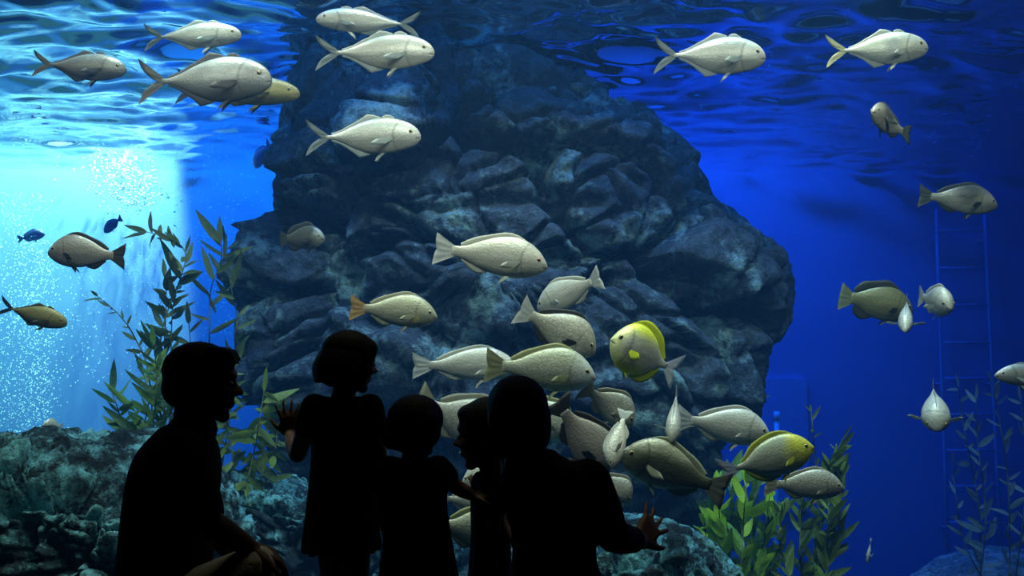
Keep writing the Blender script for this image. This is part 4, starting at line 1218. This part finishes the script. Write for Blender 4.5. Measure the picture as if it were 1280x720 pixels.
s.loft([(P(517, 573, d), .055, .048), (P(517, 585, d), .086, .066), (P(518, 610, d), .093, .078), (P(520, 640, d), .090, .084), (P(522, 675, d), .098, .092), (P(524, 720, d), .110, .108), (P(525, 765, d), .122, .122)], sq=.95)
for (a_, e_) in ((sh, el), (sh2, el2)):
    s.tube([a_ - (e_ - a_) * .05, a_ + (e_ - a_) * .42], [.042, .039])
for k in range(14):
    a_ = 2 * PI * k / 14
    c0 = P(522, 680, d); c1 = P(525, 764, d)
    s.tube([c0 + Vector((.090 * math.cos(a_), .084 * math.sin(a_), 0)), c1 + Vector((.116 * math.cos(a_), .116 * math.sin(a_), 0))], [.010, .014])
s.build('dress', M_dress, r_, .006, 3)
settle(r_)

# ---- child in profile, held by the kneeling woman
d = 2.72
r_ = root_of('child in profile facing left, loose hair, standing close against the kneeling woman', P(612, 700, d).x, d)
R = axes((-0.97, 0.24, -0.10))
hc = P(608, 543, d); hh = px(86, d)
b = Fig(); head(b, hc, hh, R)
b.tube([P(613, 570, d), P(614, 588, d), P(614, 604, d)], [.034, .036, .046])
b.loft([(P(614, 592, d), .045, .045), (P(614, 604, d), .058, .078), (P(614, 630, d), .058, .086), (P(613, 665, d), .054, .082), (P(613, 700, d), .056, .082), (P(613, 735, d), .062, .088), (P(613, 760, d), .05, .075)])
sh = P(614, 606, d - .085); el = P(618, 655, d - .09); wr = P(604, 690, d - .03)
b.tube([sh, (sh + el) / 2, el], [.032, .028, .023]); b.tube([el, (el + wr) / 2, wr], [.023, .022, .017])
hand(b, wr, (-.3, .4, -.8), (0, 1, .3), .10, 1, (0.3, 0.4, 0.3), .08)
sh2 = P(613, 606, d + .085); el2 = P(610, 645, d + .10); wr2 = P(603, 622, d + .17)
b.tube([sh2, (sh2 + el2) / 2, el2], [.032, .028, .023]); b.tube([el2, (el2 + wr2) / 2, wr2], [.023, .022, .017])
hand(b, wr2, (-.3, .3, .8), (-.4, 1, 0), .10, 1, (0.2, 0.3, 0.3), .10)
for y in (-1, 1):
    hp = P(613, 745, d + y * .045); kn = P(612, 800, d + y * .045); an = P(614, 855, d + y * .045); an.z = .06
    b.tube([hp, (hp + kn) / 2, kn], [.054, .046, .036]); b.tube([kn, kn * .65 + an * .35, an], [.036, .035, .023])
    b.tube([an, an + Vector((-.03, .01, -.036)), an + Vector((-.08, .02, -.043))], [.024, .024, .016])
    q = Fig(); q.tube([Vector((an.x + .02, an.y, .028)), Vector((an.x - .03, an.y + .01, .028)), Vector((an.x - .09, an.y + .02, .022))], [.030, .031, .020]); q.build('shoe', M_shoe, r_, .006, 2)
b.build('body', M_skin, r_, .0055); eyes(hc, hh, R, r_)
hr = Fig()
hr.ball(hat(-.06, 0, .16), hh, (.45, .41, .385), R)
hr.ball(hat(-.20, 0, .08), hh, (.27, .36, .26), R)
hr.ball(hat(.16, 0, .32), hh, (.24, .30, .15), R)
for k in range(9):
    a_ = math.radians(110 + k * 17.5)
    x, y = math.cos(a_), math.sin(a_)
    lo = -.08 if x < -.35 else -.52 - .06 * (k % 3)
    hr.tube([hat(x * .36 - .02, y * .38, .0), hat(x * .34 + .02, y * .41, lo * .5), hat(x * .24 + .05, y * .40, lo)], [.085 * hh, .075 * hh, .02 * hh])
for k, (x, z, x2, z2) in enumerate(((.06, -.40, .12, -.72), (-.02, -.42, .02, -.80), (-.10, -.38, -.10, -.74))):
    hr.tube([hat(x, -.26, -.15), hat(x, -.30, z), hat(x2, -.30, z2)], [.05 * hh, .04 * hh, .012 * hh])
hr.build('hair', M_hair, r_, .0055, 3)
s = Fig()
s.loft([(P(614, 590, d), .048, .050), (P(614, 602, d), .062, .086), (P(614, 630, d), .064, .096), (P(613, 665, d), .060, .092), (P(613, 705, d), .066, .098), (P(613, 760, d), .080, .112)])
for (a_, e_) in ((sh, el), (sh2, el2)): s.tube([a_ - (e_ - a_) * .05, a_ + (e_ - a_) * .55], [.040, .037])
s.build('dress', M_dress, r_, .006, 3)
settle(r_)

# ---- kneeling woman, seen from behind, hand opened towards the glass
d = 2.38
r_ = root_of('kneeling woman seen from behind in a black top, open hand reaching towards the glass', P(680, 700, d).x, d)
R = axes((-0.30, 0.95, 0.02))
hc = P(645, 520, d); hh = px(98, d)
b = Fig(); head(b, hc, hh, R)
b.tube([P(654, 545, d), P(660, 572, d), P(668, 596, d)], [.052, .054, .066])
b.loft([(P(668, 578, d), .070, .060), (P(685, 590, d), .112, .080), (P(690, 612, d), .128, .092), (P(692, 650, d), .108, .095), (P(693, 700, d), .104, .095), (P(694, 745, d), .135, .11), (P(694, 790, d), .15, .13), (P(694, 820, d), .12, .11)])
sh = P(736, 607, d); el = P(766, 668, d + .04); wr = P(800, 677, d + .22)
b.tube([sh, (sh + el) / 2, el], [.050, .043, .036]); b.tube([el, (el + wr) / 2, wr], [.036, .034, .024])
hand(b, wr, P(826, 640, d + .33) - P(800, 678, d + .22), (-.25, .95, -.1), .165, -1, (0.08, 0.14, 0.14), .40)
sh2 = P(652, 612, d); el2 = P(663, 668, d + .08); wr2 = P(650, 680, d + .18)
b.tube([sh2, (sh2 + el2) / 2, el2], [.048, .042, .035]); b.tube([el2, (el2 + wr2) / 2, wr2], [.035, .032, .023])
hand(b, wr2, (-.2, .8, .3), (0.3, .1, 1), .150, 1, (0.2, 0.3, 0.3), .08)
for sx in (-1, 1):
    hp = P(700, 800, d) + Vector((sx * .08, -.06, 0)); kn = Vector((hp.x + .02 + sx * .02, d + .20, .075)); an = Vector((hp.x + sx * .02, d - .22, .065))
    hp.z = max(hp.z, .17)
    b.tube([hp, (hp + kn) / 2 + Vector((0, 0, .03)), kn], [.092, .080, .058]); b.tube([kn, kn * .6 + an * .4, an], [.056, .052, .036])
    b.tube([an, an + Vector((0, -.07, -.02)), an + Vector((0, -.17, -.030))], [.036, .034, .022])
    q = Fig(); q.tube([an + Vector((0, .01, -.01)), an + Vector((0, -.08, -.02)), an + Vector((0, -.18, -.030))], [.042, .041, .028]); q.build('shoe', M_shoe, r_, .007, 2)
b.build('body', M_skin, r_, .006); eyes(hc, hh, R, r_)
hr = Fig()
hr.ball(hat(-.06, 0, .13), hh, (.46, .385, .395), R)
hr.ball(hat(-.20, 0, -.12), hh, (.32, .36, .36), R)
for k in range(9):
    a_ = math.radians(110 + k * 17.5)
    x, y = math.cos(a_), math.sin(a_)
    hr.tube([hat(x * .38 - .04, y * .34, .05), hat(x * .38 - .06, y * .33, -.25), hat(x * .30 - .06, y * .26, -.46)], [.09 * hh, .085 * hh, .05 * hh])
hr.build('hair', M_hair, r_, .006, 3)
s = Fig()
s.loft([(P(664, 562, d), .062, .060), (P(670, 573, d), .080, .074), (P(685, 588, d), .122, .092), (P(690, 612, d), .140, .104), (P(692, 650, d), .118, .107), (P(693, 700, d), .113, .107), (P(694, 745, d), .143, .12), (P(694, 800, d), .158, .14)])
s.tube([sh - (el - sh) * .06, sh + (el - sh) * .5, el, el + (wr - el) * .72], [.066, .058, .048, .038])
s.tube([sh2 - (el2 - sh2) * .06, sh2 + (el2 - sh2) * .5, el2, el2 + (wr2 - el2) * .72], [.062, .055, .047, .037])
s.build('top', M_shirt, r_, .007, 3)
t = Fig()
for sx in (-1, 1):
    hp = P(700, 800, d) + Vector((sx * .08, -.06, 0)); hp.z = max(hp.z, .17)
    kn = Vector((hp.x + .02 + sx * .02, d + .20, .085)); an = Vector((hp.x + sx * .02, d - .18, .070))
    t.tube([hp, (hp + kn) / 2 + Vector((0, 0, .03)), kn], [.105, .092, .070]); t.tube([kn, kn * .6 + an * .4, an], [.068, .062, .048])
t.loft([(P(694, 770, d), .150, .130), (P(694, 800, d), .165, .145), (P(694, 822, d), .14, .13)])
t.build('trousers', M_navy, r_, .007, 3)
settle(r_)
